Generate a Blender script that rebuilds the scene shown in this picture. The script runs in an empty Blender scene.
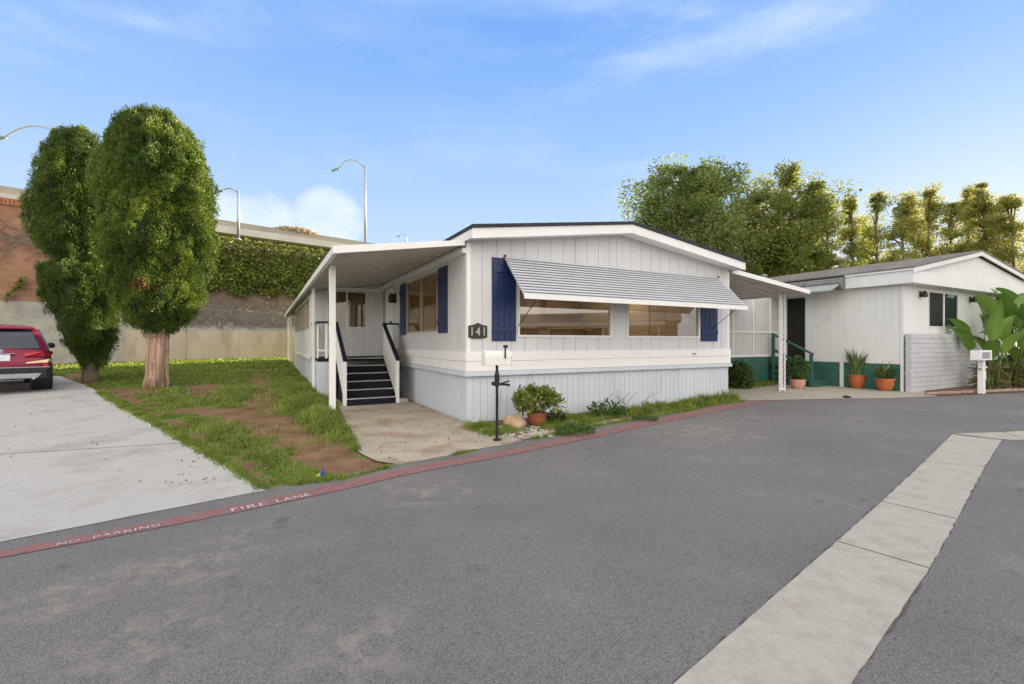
import bpy, bmesh, math, random
import numpy as np
from mathutils import Vector, Matrix
from mathutils.geometry import delaunay_2d_cdt
random.seed(4); RNG = np.random.default_rng(7)
S = bpy.context.scene; COL = S.collection
F = 460.0; CX = 512.0; HY = 342.0; CH = 1.45       # focal length in px, image centre, horizon row, camera height
UX, UY = 0.881, 0.473                               # direction along the house fronts
VX, VY = -0.473, 0.881                              # direction along the house sides
AX, AY = -0.80, 8.18                                # front left corner of the white home
BX, BY = 11.34, 13.34                               # front left corner of the neighbour's home
ANG = math.atan2(UY, UX)

def sm(a, b, x):
    t = np.clip((x - a) / (b - a), 0, 1); return t * t * (3 - 2 * t)
def terr(x, y):                                     # the yard beside the porch climbs gently towards the back wall
    u = (x - AX) * UX + (y - AY) * UY
    r = np.clip(0.024 * (y - 4.5), 0, 0.45)
    return r * sm(-1.65, -2.15, u) * sm(.05, .9, -.678*(x+2.39) + .735*(y-4.46))
def G(px, py):                                      # where the line of sight through a pixel meets the terrain
    k = (px - CX) / F; d = F * CH / (py - HY)
    for _ in range(40):
        d = 0.5 * d + 0.5 * F * (CH - float(terr(k * d, d))) / (py - HY)
    return (k * d, d)
def H1(s, t): return (AX + s * UX + t * VX, AY + s * UY + t * VY)
def H2(s, t): return (BX + s * UX + t * VX, BY + s * UY + t * VY)

# ------------------------------------------------------------------ helpers
class MB:
    def __init__(self): self.v = []; self.f = []
    def add(self, vs, fs):
        n = len(self.v); self.v += [tuple(p) for p in vs]; self.f += [tuple(i + n for i in q) for q in fs]
    def hexa(self, p):                              # bottom 0-3, top 4-7
        self.add(p, [(0,3,2,1),(4,5,6,7),(0,1,5,4),(1,2,6,5),(2,3,7,6),(3,0,4,7)])
    def box(self, x0, x1, y0, y1, z0, z1):
        self.hexa([(x0,y0,z0),(x1,y0,z0),(x1,y1,z0),(x0,y1,z0),(x0,y0,z1),(x1,y0,z1),(x1,y1,z1),(x0,y1,z1)])
    def prism(self, a, b):                          # two matching outlines
        n = len(a); self.add(list(a) + list(b), [tuple(range(n))[::-1], tuple(range(n, 2*n))] + [(i, (i+1)%n, n+(i+1)%n, n+i) for i in range(n)])
    def bar(self, p, q, w, h):                      # rectangular bar from p to q
        p = Vector(p); q = Vector(q); d = (q - p).normalized()
        s = d.cross(Vector((0,0,1)))
        if s.length < 1e-3: s = Vector((1,0,0))
        s.normalize(); u = s.cross(d).normalized(); s = s * w/2; u = u * h/2
        self.hexa([p-s-u, p+s-u, q+s-u, q-s-u, p-s+u, p+s+u, q+s+u, q-s+u])
    def tube(self, pts, rs, n=10, cap=True):
        pts = [Vector(p) for p in pts]
        if not isinstance(rs, (list, tuple)): rs = [rs] * len(pts)
        base = len(self.v); ref = None
        for i, p in enumerate(pts):
            d = (pts[min(i+1, len(pts)-1)] - pts[max(i-1, 0)]).normalized()
            if ref is None:
                ref = d.cross(Vector((0,0,1)))
                if ref.length < 1e-3: ref = Vector((1,0,0))
            ref = (ref - d * ref.dot(d)).normalized(); b = d.cross(ref)
            for k in range(n):
                a = 2*math.pi*k/n
                self.v.append(tuple(p + (ref*math.cos(a) + b*math.sin(a))*rs[i]))
        for i in range(len(pts)-1):
            for k in range(n):
                self.f.append((base+i*n+k, base+i*n+(k+1)%n, base+(i+1)*n+(k+1)%n, base+(i+1)*n+k))
        if cap:
            self.f.append(tuple(base+k for k in range(n))[::-1]); self.f.append(tuple(base+(len(pts)-1)*n+k for k in range(n)))
    def lathe(self, prof, n=24, c=(0,0,0), cap=True):
        base = len(self.v)
        for r, z in prof:
            for k in range(n):
                a = 2*math.pi*k/n; self.v.append((c[0]+r*math.cos(a), c[1]+r*math.sin(a), c[2]+z))
        for i in range(len(prof)-1):
            for k in range(n):
                self.f.append((base+i*n+k, base+i*n+(k+1)%n, base+(i+1)*n+(k+1)%n, base+(i+1)*n+k))
        if cap:
            self.f.append(tuple(base+k for k in range(n))[::-1]); self.f.append(tuple(base+(len(prof)-1)*n+k for k in range(n)))
    def build(self, name, mat, parent=None, smooth=False, bevel=0.0):
        me = bpy.data.meshes.new(name); me.from_pydata(self.v, [], self.f)
        bm = bmesh.new(); bm.from_mesh(me); bmesh.ops.recalc_face_normals(bm, faces=bm.faces); bm.to_mesh(me); bm.free()
        me.materials.append(mat)
        if smooth: me.polygons.foreach_set('use_smooth', [True]*len(me.polygons))
        o = bpy.data.objects.new(name, me); COL.objects.link(o)
        if parent is not None: o.parent = parent
        if bevel:
            m = o.modifiers.new('bevel', 'BEVEL'); m.width = bevel; m.segments = 2; m.limit_method = 'ANGLE'
        return o
def tag(o, label=None, cat=None, group=None, kind=None):
    for k, v in (('label', label), ('category', cat), ('group', group), ('kind', kind)):
        if v: o[k] = v
    return o
def thing(name, label, cat, loc=(0,0,0), rz=0.0, group=None):
    o = bpy.data.objects.new(name, None); COL.objects.link(o); o.empty_display_size = .2
    o.location = loc; o.rotation_euler = (0,0,rz); return tag(o, label, cat, group)
def npmesh(name, verts, faces, mat, parent=None, attrs=None, smooth=False):
    me = bpy.data.meshes.new(name); k = faces.shape[1]; nf = len(faces)
    me.vertices.add(len(verts)); me.vertices.foreach_set('co', verts.astype(np.float32).ravel())
    me.loops.add(nf*k); me.loops.foreach_set('vertex_index', faces.astype(np.int32).ravel())
    me.polygons.add(nf); me.polygons.foreach_set('loop_start', np.arange(0, nf*k, k, dtype=np.int32))
    me.polygons.foreach_set('loop_total', np.full(nf, k, dtype=np.int32))
    if smooth: me.polygons.foreach_set('use_smooth', np.ones(nf, dtype=bool))
    for an, av in (attrs or {}).items():
        a = me.attributes.new(an, 'FLOAT', 'POINT'); a.data.foreach_set('value', av.astype(np.float32))
    me.update(calc_edges=True); me.validate(); me.materials.append(mat)
    o = bpy.data.objects.new(name, me); COL.objects.link(o)
    if parent is not None: o.parent = parent
    return o
def unit(a): return a / np.maximum(np.linalg.norm(a, axis=1, keepdims=True), 1e-6)
def sines(P, scale, seed):
    r = np.random.default_rng(seed); out = np.zeros(len(P))
    for _ in range(8):
        w = r.normal(size=P.shape[1]); w /= np.linalg.norm(w); w *= r.uniform(.6, 1.6)*2*math.pi/scale
        out += np.sin(P @ w + r.uniform(0, 6.3))
    return out / 3.2
def leaves(name, P, D, L, W, mat, parent=None, tint=None, seed=1):
    r = np.random.default_rng(seed); n = len(P); D = unit(D)
    X = unit(np.cross(D, r.normal(size=(n,3)))); L = np.asarray(L)[:,None]; W = np.asarray(W)[:,None]
    N = np.cross(D, X)
    V = np.stack([P, P + D*L*.5 + X*W*.5 + N*L*.06, P + D*L, P + D*L*.5 - X*W*.5 + N*L*.06], axis=1).reshape(-1,3)
    Fc = np.arange(4*n).reshape(n,4)
    t = r.uniform(0,1,n) if tint is None else np.clip(tint, 0, 1)
    return npmesh(name, V, Fc, mat, parent, {'tint': np.repeat(t, 4)})

# ------------------------------------------------------------------ materials
def node(nt, t, **kw):
    n = nt.nodes.new(t)
    for k, v in kw.items(): setattr(n, k, v)
    return n
def mat(name, col, rough=.6, var=.12, scale=3.0, bump=0.0, bscale=40.0, metal=0.0, spec=.4, col2=None, c2pos=(.5,.75), c2scale=2.0, stretch=(1,1,1), detail=6, crack=0):
    m = bpy.data.materials.new(name); m.use_nodes = True; nt = m.node_tree; L = nt.links.new
    b = nt.nodes['Principled BSDF']; b.inputs['Roughness'].default_value = rough; b.inputs['Metallic'].default_value = metal
    b.inputs['Specular IOR Level'].default_value = spec
    tc = node(nt, 'ShaderNodeTexCoord'); mp = node(nt, 'ShaderNodeMapping'); mp.inputs['Scale'].default_value = stretch
    L(tc.outputs['Object'], mp.inputs['Vector'])
    nz = node(nt, 'ShaderNodeTexNoise'); nz.inputs['Scale'].default_value = scale; nz.inputs['Detail'].default_value = detail; nz.inputs['Roughness'].default_value = .62
    L(mp.outputs[0], nz.inputs['Vector'])
    cr = node(nt, 'ShaderNodeValToRGB'); e = cr.color_ramp.elements
    e[0].position = .3; e[1].position = .7
    e[0].color = (*[c*(1-var) for c in col], 1); e[1].color = (*[min(1, c*(1+var)) for c in col], 1)
    L(nz.outputs['Fac'], cr.inputs['Fac']); out = cr.outputs['Color']
    if col2:
        n2 = node(nt, 'ShaderNodeTexNoise'); n2.inputs['Scale'].default_value = c2scale; n2.inputs['Detail'].default_value = 8; n2.inputs['Roughness'].default_value = .65
        L(mp.outputs[0], n2.inputs['Vector'])
        mr = node(nt, 'ShaderNodeMapRange'); mr.inputs['From Min'].default_value = c2pos[0]; mr.inputs['From Max'].default_value = c2pos[1]
        L(n2.outputs['Fac'], mr.inputs['Value'])
        mx = node(nt, 'ShaderNodeMix', data_type='RGBA'); L(mr.outputs[0], mx.inputs['Factor']); L(out, mx.inputs[6]); mx.inputs[7].default_value = (*col2, 1); out = mx.outputs[2]
    if crack:
        wn = node(nt, 'ShaderNodeTexNoise'); wn.inputs['Scale'].default_value = 1.6; wn.inputs['Detail'].default_value = 7; L(tc.outputs['Object'], wn.inputs['Vector'])
        wv = node(nt, 'ShaderNodeVectorMath', operation='ADD'); L(tc.outputs['Object'], wv.inputs[0]); L(wn.outputs['Color'], wv.inputs[1])
        vc = node(nt, 'ShaderNodeTexVoronoi', feature='DISTANCE_TO_EDGE'); vc.inputs['Scale'].default_value = crack; L(wv.outputs[0], vc.inputs['Vector'])
        ck = node(nt, 'ShaderNodeMapRange'); ck.inputs['From Min'].default_value=.0035; ck.inputs['From Max'].default_value=.0008; ck.inputs['To Max'].default_value=.6; L(vc.outputs['Distance'], ck.inputs['Value'])
        cmk = node(nt, 'ShaderNodeTexNoise'); cmk.inputs['Scale'].default_value = .8; L(tc.outputs['Object'], cmk.inputs['Vector'])
        cmr = node(nt, 'ShaderNodeMapRange'); cmr.inputs['From Min'].default_value=.47; cmr.inputs['From Max'].default_value=.55; L(cmk.outputs['Fac'], cmr.inputs['Value'])
        ckm = node(nt, 'ShaderNodeMath', operation='MULTIPLY'); L(ck.outputs[0], ckm.inputs[0]); L(cmr.outputs[0], ckm.inputs[1])
        mx = node(nt, 'ShaderNodeMix', data_type='RGBA'); L(ckm.outputs[0], mx.inputs['Factor']); L(out, mx.inputs[6]); mx.inputs[7].default_value = (.10,.085,.07,1); out = mx.outputs[2]
    L(out, b.inputs['Base Color'])
    if bump:
        nb = node(nt, 'ShaderNodeTexNoise'); nb.inputs['Scale'].default_value = bscale; nb.inputs['Detail'].default_value = 4
        L(mp.outputs[0], nb.inputs['Vector'])
        bp = node(nt, 'ShaderNodeBump'); bp.inputs['Strength'].default_value = bump; bp.inputs['Distance'].default_value = .02
        L(nb.outputs['Fac'], bp.inputs['Height']); L(bp.outputs[0], b.inputs['Normal'])
    return m
def leafmat(name, dark, light, trans=.35, rough=.55):
    m = bpy.data.materials.new(name); m.use_nodes = True; nt = m.node_tree; L = nt.links.new
    b = nt.nodes['Principled BSDF']; b.inputs['Roughness'].default_value = rough; b.inputs['Specular IOR Level'].default_value = .3
    at = node(nt, 'ShaderNodeAttribute', attribute_name='tint'); cr = node(nt, 'ShaderNodeValToRGB')
    cr.color_ramp.elements[0].color = (*dark,1); cr.color_ramp.elements[1].color = (*light,1)
    L(at.outputs['Fac'], cr.inputs['Fac']); L(cr.outputs['Color'], b.inputs['Base Color'])
    tr = node(nt, 'ShaderNodeBsdfTranslucent'); L(cr.outputs['Color'], tr.inputs['Color'])
    mx = node(nt, 'ShaderNodeMixShader'); mx.inputs['Fac'].default_value = trans
    L(b.outputs[0], mx.inputs[1]); L(tr.outputs[0], mx.inputs[2]); L(mx.outputs[0], nt.nodes['Material Output'].inputs['Surface'])
    return m
def glassmat(name, tintc=(.75,.73,.69), see=.86):
    m = bpy.data.materials.new(name); m.use_nodes = True; nt = m.node_tree; L = nt.links.new
    nt.nodes.remove(nt.nodes['Principled BSDF'])
    lw = node(nt, 'ShaderNodeLayerWeight'); lw.inputs['Blend'].default_value = .5
    p5 = node(nt, 'ShaderNodeMath', operation='POWER'); L(lw.outputs['Facing'], p5.inputs[0]); p5.inputs[1].default_value = 4.0
    ad = node(nt, 'ShaderNodeMath', operation='MULTIPLY_ADD'); ad.inputs[1].default_value = .9; ad.inputs[2].default_value = 1-see
    ad.use_clamp = True; L(p5.outputs[0], ad.inputs[0])
    tp = node(nt, 'ShaderNodeBsdfTransparent'); tp.inputs['Color'].default_value = (*tintc,1)
    gl = node(nt, 'ShaderNodeBsdfGlossy'); gl.inputs['Roughness'].default_value = .02; gl.inputs['Color'].default_value = (.9,.9,.9,1)
    mx = node(nt, 'ShaderNodeMixShader'); L(ad.outputs[0], mx.inputs['Fac']); L(tp.outputs[0], mx.inputs[1]); L(gl.outputs[0], mx.inputs[2])
    L(mx.outputs[0], nt.nodes['Material Output'].inputs['Surface']); return m
def emitmat(name, col, st):
    m = bpy.data.materials.new(name); m.use_nodes = True; b = m.node_tree.nodes['Principled BSDF']
    b.inputs['Base Color'].default_value = (*col,1); b.inputs['Emission Color'].default_value = (*col,1); b.inputs['Emission Strength'].default_value = st; return m

M = {}
M['siding'] = mat('siding_paint', (.60,.605,.615), .55, .05, 1.2, .08, 60, col2=(.53,.525,.51), c2pos=(.5,.85), c2scale=3.5, stretch=(1,1,.15))
M['skirt'] = mat('skirt_paint', (.56,.60,.65), .5, .06, 1.5, .06, 60, col2=(.42,.42,.40), c2pos=(.58,.8), c2scale=2.5, stretch=(1,1,.3))
M['white'] = mat('white_paint', (.78,.77,.75), .45, .04, 2.0, .03, 60)
M['white2'] = mat('aged_white_paint', (.70,.70,.69), .5, .06, 1.6, .04, 50, col2=(.55,.52,.47), c2pos=(.6,.85), c2scale=1.6, stretch=(1,1,.4))
M['cover'] = mat('cover_aluminium', (.54,.505,.45), .45, .05, 1.0)
M['navy'] = mat('navy_paint', (.009,.024,.092), .38, .15, 4, .05, 50)
M['carpet'] = mat('navy_stair_carpet', (.011,.013,.022), .95, .3, 30, .3, 300)
M['rail'] = mat('navy_rail', (.012,.016,.035), .4, .1, 6)
M['nosing'] = mat('stair_nosing', (.42,.43,.45), .4, .1, 10)
M['shingle'] = mat('dark_shingle', (.035,.037,.05), .9, .35, 12, .5, 60)
M['roof2'] = mat('weathered_roof', (.17,.155,.135), .9, .3, 5, .4, 50, col2=(.25,.24,.2), c2pos=(.5,.8), c2scale=1.2)
M['awning'] = mat('awning_enamel', (.60,.61,.64), .35, .05, 2)
M['glass'] = glassmat('window_glass')
M['glass_side'] = glassmat('side_window_glass', (.85,.82,.74), .95)
M['interior'] = mat('interior_plaster', (.50,.41,.28), .8, .08, 2)
M['cabinet'] = mat('cabinet_wood', (.27,.17,.09), .5, .2, 5, stretch=(1,1,.2))
M['counter'] = mat('counter_top', (.6,.5,.38), .4, .1, 8)
M['lampglow'] = emitmat('ceiling_lamp_glow', (1,.84,.62), 7.5)
M['framealu'] = mat('bronze_frame', (.34,.29,.22), .45, .1, 6)
M['curtain'] = leafmat('drawn_curtain', (.60,.47,.27), (.68,.56,.36), .5, .9)
M['plaque'] = mat('plaque_black', (.03,.03,.028), .5, .2, 20)
M['digit'] = mat('plaque_digit', (.55,.48,.36), .5, .1, 20)
M['bronze'] = mat('bronze_lamp', (.06,.035,.02), .4, .2, 20, metal=.6)
M['black'] = mat('black_metal', (.012,.012,.013), .45, .2, 20)
M['cream'] = mat('cream_mailbox', (.74,.72,.66), .5, .05, 5)
M['green'] = mat('green_skirt_paint', (.035,.115,.088), .6, .15, 2.5, .05, 40)
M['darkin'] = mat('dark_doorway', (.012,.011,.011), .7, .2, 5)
M['terracotta'] = mat('terracotta', (.42,.12,.04), .8, .25, 6, .1, 50, col2=(.30,.11,.05), c2pos=(.45,.7), c2scale=8)
M['oldpot'] = mat('brown_pot', (.27,.085,.035), .75, .2, 6, .1, 50)
M['pinkpot'] = mat('pink_pot', (.55,.28,.22), .7, .12, 6, .1, 50)
M['rock'] = mat('sandstone', (.42,.28,.17), .9, .25, 5, .6, 14, col2=(.5,.38,.26), c2pos=(.45,.7), c2scale=6)
M['galv'] = mat('galvanised_steel', (.33,.36,.40), .45, .1, 6, metal=.5)
M['lamphead'] = mat('lamp_head', (.17,.22,.20), .5, .1, 6)
M['barrier'] = mat('barrier_concrete', (.27,.25,.21), .85, .12, .8, .1, 20, col2=(.26,.25,.2), c2pos=(.5,.8), c2scale=.6, stretch=(1,1,.3))
M['girder'] = mat('girder_concrete', (.24,.19,.10), .85, .15, .8)
M['blockwall'] = None
M['bark'] = mat('cypress_bark', (.40,.27,.19), .9, .45, 7, 1.0, 26, col2=(.17,.105,.075), c2pos=(.48,.62), c2scale=16, stretch=(1,1,.10))
M['bark2'] = mat('grey_bark', (.17,.13,.09), .9, .3, 6, .7, 14, stretch=(1,1,.2))
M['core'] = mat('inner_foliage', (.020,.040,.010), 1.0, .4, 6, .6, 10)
M['cypress'] = leafmat('cypress_foliage', (.022,.062,.010), (.20,.275,.034), .12)
M['cypress2'] = leafmat('cypress_foliage_deep', (.018,.052,.011), (.165,.24,.036), .12)
M['treeA'] = leafmat('broadleaf_foliage', (.09,.145,.035), (.30,.36,.10), .5)
M['treeB'] = leafmat('olive_foliage', (.115,.145,.03), (.31,.34,.08), .5)
M['treeC'] = leafmat('poplar_foliage', (.17,.19,.035), (.48,.45,.12), .55)
M['treeD'] = leafmat('green_poplar_foliage', (.13,.165,.035), (.38,.38,.10), .55)
M['ivy'] = leafmat('ivy_foliage', (.095,.135,.022), (.34,.38,.085), .35)
M['ivytop'] = leafmat('ivy_fresh_growth', (.13,.15,.03), (.30,.31,.07), .35)
M['grass'] = leafmat('grass_blades', (.10,.16,.022), (.33,.40,.08), .4)
M['weed'] = leafmat('weed_leaves', (.03,.075,.018), (.11,.19,.05), .3)
M['drygrass'] = leafmat('dry_leaves', (.16,.13,.07), (.35,.3,.19), .3)
M['drybush'] = leafmat('dry_brush', (.34,.27,.17), (.55,.46,.32), .4)
M['jade'] = leafmat('jade_leaves', (.08,.115,.018), (.25,.27,.06), .15, .35)
M['shrub'] = leafmat('dark_shrub', (.025,.055,.014), (.08,.13,.035), .25)
M['snake'] = leafmat('snake_plant', (.06,.11,.035), (.24,.30,.11), .2, .4)
M['vine'] = mat('bare_vines', (.25,.20,.155), .95, .3, 6)
M['twig'] = mat('grey_twigs', (.20,.18,.165), .95, .3, 6)
M['paint_red'] = mat('car_paint', (.20,.006,.034), .25, .08, 2, metal=.35, spec=.6)
M['carglass'] = mat('car_glass', (.012,.018,.035), .05, .1, 2, spec=.8)
M['trim'] = mat('black_plastic', (.018,.019,.022), .55, .1, 8)
M['silver'] = mat('silver_trim', (.32,.34,.38), .4, .1, 8, metal=.4)
M['taillight'] = mat('tail_light_lens', (.45,.012,.012), .12, .1, 6, spec=.7)
M['lens'] = mat('reversing_lens', (.75,.55,.36), .15, .1, 6, spec=.7)
M['plate'] = mat('number_plate', (.72,.74,.8), .4, .05, 8)
M['rubber'] = mat('tyre_rubber', (.016,.016,.017), .85, .2, 20)
M['rim'] = mat('alloy_rim', (.3,.3,.32), .35, .1, 8, metal=.8)
M['soil'] = mat('bed_soil', (.13,.075,.045), .95, .35, 6, .6, 25, col2=(.24,.17,.11), c2pos=(.5,.75), c2scale=5)
M['litterblue'] = mat('blue_foil', (.06,.11,.42), .4, .1, 8)
M['litteryellow'] = mat('yellow_foil', (.75,.6,.06), .4, .1, 8)
M['litterpurple'] = mat('purple_foil', (.22,.06,.24), .4, .1, 8)

def attr_ground():
    m = bpy.data.materials.new('yard_soil'); m.use_nodes = True; nt = m.node_tree; L = nt.links.new
    b = nt.nodes['Principled BSDF']; b.inputs['Roughness'].default_value = .95; b.inputs['Specular IOR Level'].default_value = .15
    tc = node(nt, 'ShaderNodeTexCoord'); at = node(nt, 'ShaderNodeAttribute', attribute_name='dirt')
    n1 = node(nt, 'ShaderNodeTexNoise'); n1.inputs['Scale'].default_value = 2.2; n1.inputs['Detail'].default_value = 10; n1.inputs['Roughness'].default_value = .7
    n2 = node(nt, 'ShaderNodeTexNoise'); n2.inputs['Scale'].default_value = 14; n2.inputs['Detail'].default_value = 6
    L(tc.outputs['Object'], n1.inputs['Vector']); L(tc.outputs['Object'], n2.inputs['Vector'])
    c1 = node(nt, 'ShaderNodeValToRGB'); e = c1.color_ramp.elements
    e[0].position=.3; e[0].color=(.12,.062,.034,1); e[1].position=.72; e[1].color=(.30,.185,.105,1)
    c2 = node(nt, 'ShaderNodeValToRGB'); e = c2.color_ramp.elements
    e[0].position=.3; e[0].color=(.07,.12,.018,1); e[1].position=.7; e[1].color=(.17,.22,.045,1)
    L(n1.outputs['Fac'], c1.inputs['Fac']); L(n2.outputs['Fac'], c2.inputs['Fac'])
    ad = node(nt, 'ShaderNodeMath', operation='MULTIPLY_ADD'); ad.inputs[1].default_value=.9; L(n2.outputs['Fac'], ad.inputs[0]); L(at.outputs['Fac'], ad.inputs[2])
    mr = node(nt, 'ShaderNodeMapRange'); mr.inputs['From Min'].default_value=.86; mr.inputs['From Max'].default_value=1.16; L(ad.outputs[0], mr.inputs['Value'])
    mx = node(nt, 'ShaderNodeMix', data_type='RGBA'); L(mr.outputs[0], mx.inputs['Factor']); L(c2.outputs[0], mx.inputs[6]); L(c1.outputs[0], mx.inputs[7])
    L(mx.outputs[2], b.inputs['Base Color'])
    bp = node(nt, 'ShaderNodeBump'); bp.inputs['Strength'].default_value=.7; bp.inputs['Distance'].default_value=.03
    n3 = node(nt, 'ShaderNodeTexNoise'); n3.inputs['Scale'].default_value = 22; n3.inputs['Detail'].default_value = 6; L(tc.outputs['Object'], n3.inputs['Vector'])
    L(n3.outputs['Fac'], bp.inputs['Height']); L(bp.outputs[0], b.inputs['Normal']); return m
M['ground'] = attr_ground()

def asphalt():
    m = bpy.data.materials.new('asphalt'); m.use_nodes = True; nt = m.node_tree; L = nt.links.new
    b = nt.nodes['Principled BSDF']; b.inputs['Roughness'].default_value = .82; b.inputs['Specular IOR Level'].default_value = .35
    tc = node(nt, 'ShaderNodeTexCoord')
    def nz(s, d, r=.6):
        n = node(nt, 'ShaderNodeTexNoise'); n.inputs['Scale'].default_value=s; n.inputs['Detail'].default_value=d; n.inputs['Roughness'].default_value=r
        L(tc.outputs['Object'], n.inputs['Vector']); return n.outputs['Fac']
    fine = node(nt, 'ShaderNodeTexVoronoi'); fine.inputs['Scale'].default_value = 230; L(tc.outputs['Object'], fine.inputs['Vector'])
    c1 = node(nt, 'ShaderNodeValToRGB'); e=c1.color_ramp.elements; e[0].position=0.05; e[0].color=(.092,.089,.088,1); e[1].position=.97; e[1].color=(.235,.222,.213,1)
    sp = node(nt, 'ShaderNodeSeparateColor'); L(fine.outputs['Color'], sp.inputs[0]); L(sp.outputs[0], c1.inputs['Fac'])
    # broad tonal patches
    c2 = node(nt, 'ShaderNodeValToRGB'); e=c2.color_ramp.elements; e[0].position=.34; e[0].color=(.88,.88,.89,1); e[1].position=.66; e[1].color=(1.10,1.085,1.06,1)
    L(nz(.55, 7, .65), c2.inputs['Fac'])
    mu = node(nt, 'ShaderNodeMix', data_type='RGBA', blend_type='MULTIPLY'); mu.inputs['Factor'].default_value=1; L(c1.outputs[0], mu.inputs[6]); L(c2.outputs[0], mu.inputs[7])
    # pale scuffed dust, in some places only
    mr = node(nt, 'ShaderNodeMapRange'); mr.inputs['From Min'].default_value=.55; mr.inputs['From Max'].default_value=.74; mr.inputs['To Max'].default_value=.34
    L(nz(1.1, 12, .72), mr.inputs['Value'])
    dx = node(nt, 'ShaderNodeMix', data_type='RGBA'); L(mr.outputs[0], dx.inputs['Factor']); L(mu.outputs[2], dx.inputs[6]); dx.inputs[7].default_value=(.27,.24,.21,1)
    def spot(p, rad):
        dn = node(nt, 'ShaderNodeVectorMath', operation='DISTANCE'); L(tc.outputs['Object'], dn.inputs[0]); dn.inputs[1].default_value = (*p, 0)
        r_ = node(nt, 'ShaderNodeMapRange', interpolation_type='SMOOTHSTEP'); r_.inputs['From Min'].default_value = rad; r_.inputs['From Max'].default_value = 0; L(dn.outputs['Value'], r_.inputs['Value']); return r_.outputs[0]
    acc = None
    for p, rad in ((G(205,560), .62), (G(160,640), .6), (G(420,492), .85), (G(360,650), .5), (G(50,600), .45), (G(700,430), 1.6), (G(240,535), .35), (G(385,472), .5), (G(120,575), .35)):
        s_ = spot(p, rad)
        if acc is None: acc = s_
        else:
            mxn = node(nt, 'ShaderNodeMath', operation='MAXIMUM'); L(acc, mxn.inputs[0]); L(s_, mxn.inputs[1]); acc = mxn.outputs[0]
    ps = node(nt, 'ShaderNodeMapRange'); ps.inputs['From Min'].default_value=.46; ps.inputs['From Max'].default_value=.66; ps.inputs['To Max'].default_value=.8; L(nz(5.5, 14, .75), ps.inputs['Value'])
    pm = node(nt, 'ShaderNodeMath', operation='MULTIPLY'); L(acc, pm.inputs[0]); L(ps.outputs[0], pm.inputs[1])
    sx_ = node(nt, 'ShaderNodeMix', data_type='RGBA'); L(pm.outputs[0], sx_.inputs['Factor']); L(dx.outputs[2], sx_.inputs[6]); sx_.inputs[7].default_value=(.33,.285,.235,1); dx = sx_
    wv = node(nt, 'ShaderNodeVectorMath', operation='ADD'); wn = node(nt, 'ShaderNodeTexNoise'); wn.inputs['Scale'].default_value = 1.3; wn.inputs['Detail'].default_value = 6; L(tc.outputs['Object'], wn.inputs['Vector']); L(tc.outputs['Object'], wv.inputs[0]); L(wn.outputs['Color'], wv.inputs[1])
    vc = node(nt, 'ShaderNodeTexVoronoi', feature='DISTANCE_TO_EDGE'); vc.inputs['Scale'].default_value = .42; L(wv.outputs[0], vc.inputs['Vector'])
    ck = node(nt, 'ShaderNodeMapRange'); ck.inputs['From Min'].default_value=.0045; ck.inputs['From Max'].default_value=.001; ck.inputs['To Max'].default_value=.22; L(vc.outputs['Distance'], ck.inputs['Value'])
    cm_ = node(nt, 'ShaderNodeMapRange'); cm_.inputs['From Min'].default_value=.48; cm_.inputs['From Max'].default_value=.56; L(nz(.9, 3), cm_.inputs['Value'])
    ckm = node(nt, 'ShaderNodeMath', operation='MULTIPLY'); L(ck.outputs[0], ckm.inputs[0]); L(cm_.outputs[0], ckm.inputs[1])
    cx2 = node(nt, 'ShaderNodeMix', data_type='RGBA'); L(ckm.outputs[0], cx2.inputs['Factor']); L(dx.outputs[2], cx2.inputs[6]); cx2.inputs[7].default_value=(.04,.038,.036,1); dx = cx2
    # dark oil drips
    mo = node(nt, 'ShaderNodeMapRange'); mo.inputs['From Min'].default_value=.66; mo.inputs['From Max'].default_value=.72; mo.inputs['To Max'].default_value=.45
    L(nz(2.3, 5, .5), mo.inputs['Value'])
    ox = node(nt, 'ShaderNodeMix', data_type='RGBA'); L(mo.outputs[0], ox.inputs['Factor']); L(dx.outputs[2], ox.inputs[6]); ox.inputs[7].default_value=(.05,.05,.052,1)
    L(ox.outputs[2], b.inputs['Base Color'])
    bp = node(nt, 'ShaderNodeBump'); bp.inputs['Strength'].default_value=.35; bp.inputs['Distance'].default_value=.005; L(fine.outputs['Distance'], bp.inputs['Height']); L(bp.outputs[0], b.inputs['Normal'])
    return m
M['asphalt'] = asphalt()
M['concrete'] = mat('driveway_concrete', (.44,.42,.39), .85, .05, 14, .10, 120, col2=(.30,.262,.235), c2pos=(.50,.75), c2scale=1.1, detail=12, crack=.35)
M['concrete_old'] = mat('walkway_concrete', (.40,.345,.27), .9, .18, 1.5, .15, 50, col2=(.25,.16,.085), c2pos=(.50,.70), c2scale=1.6, detail=10, crack=.6)
M['concrete_gutter'] = mat('gutter_concrete', (.37,.335,.285), .85, .16, 9, .2, 160, col2=(.27,.235,.195), c2pos=(.48,.78), c2scale=2.2, detail=14)
M['joint'] = mat('joint_dirt', (.10,.085,.07), .95, .3, 20)
M['gutter'] = mat('gutter_slab', (.42,.385,.335), .85, .10, 30, .25, 220, col2=(.31,.275,.23), c2pos=(.46,.80), c2scale=5, detail=14)
M['red_paint'] = mat('worn_red_paint', (.27,.092,.09), .85, .25, 14, .15, 90, col2=(.20,.155,.145), c2pos=(.36,.66), c2scale=15)
M['letter_paint'] = mat('worn_white_letters', (.58,.52,.51), .8, .2, 14, col2=(.30,.17,.165), c2pos=(.50,.66), c2scale=34)
M['gravel'] = mat('pale_gravel', (.42,.38,.34), .95, .3, 20, .7, 40)
M['border'] = mat('pinkish_border', (.35,.25,.21), .9, .25, 6, .3, 40)

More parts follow.
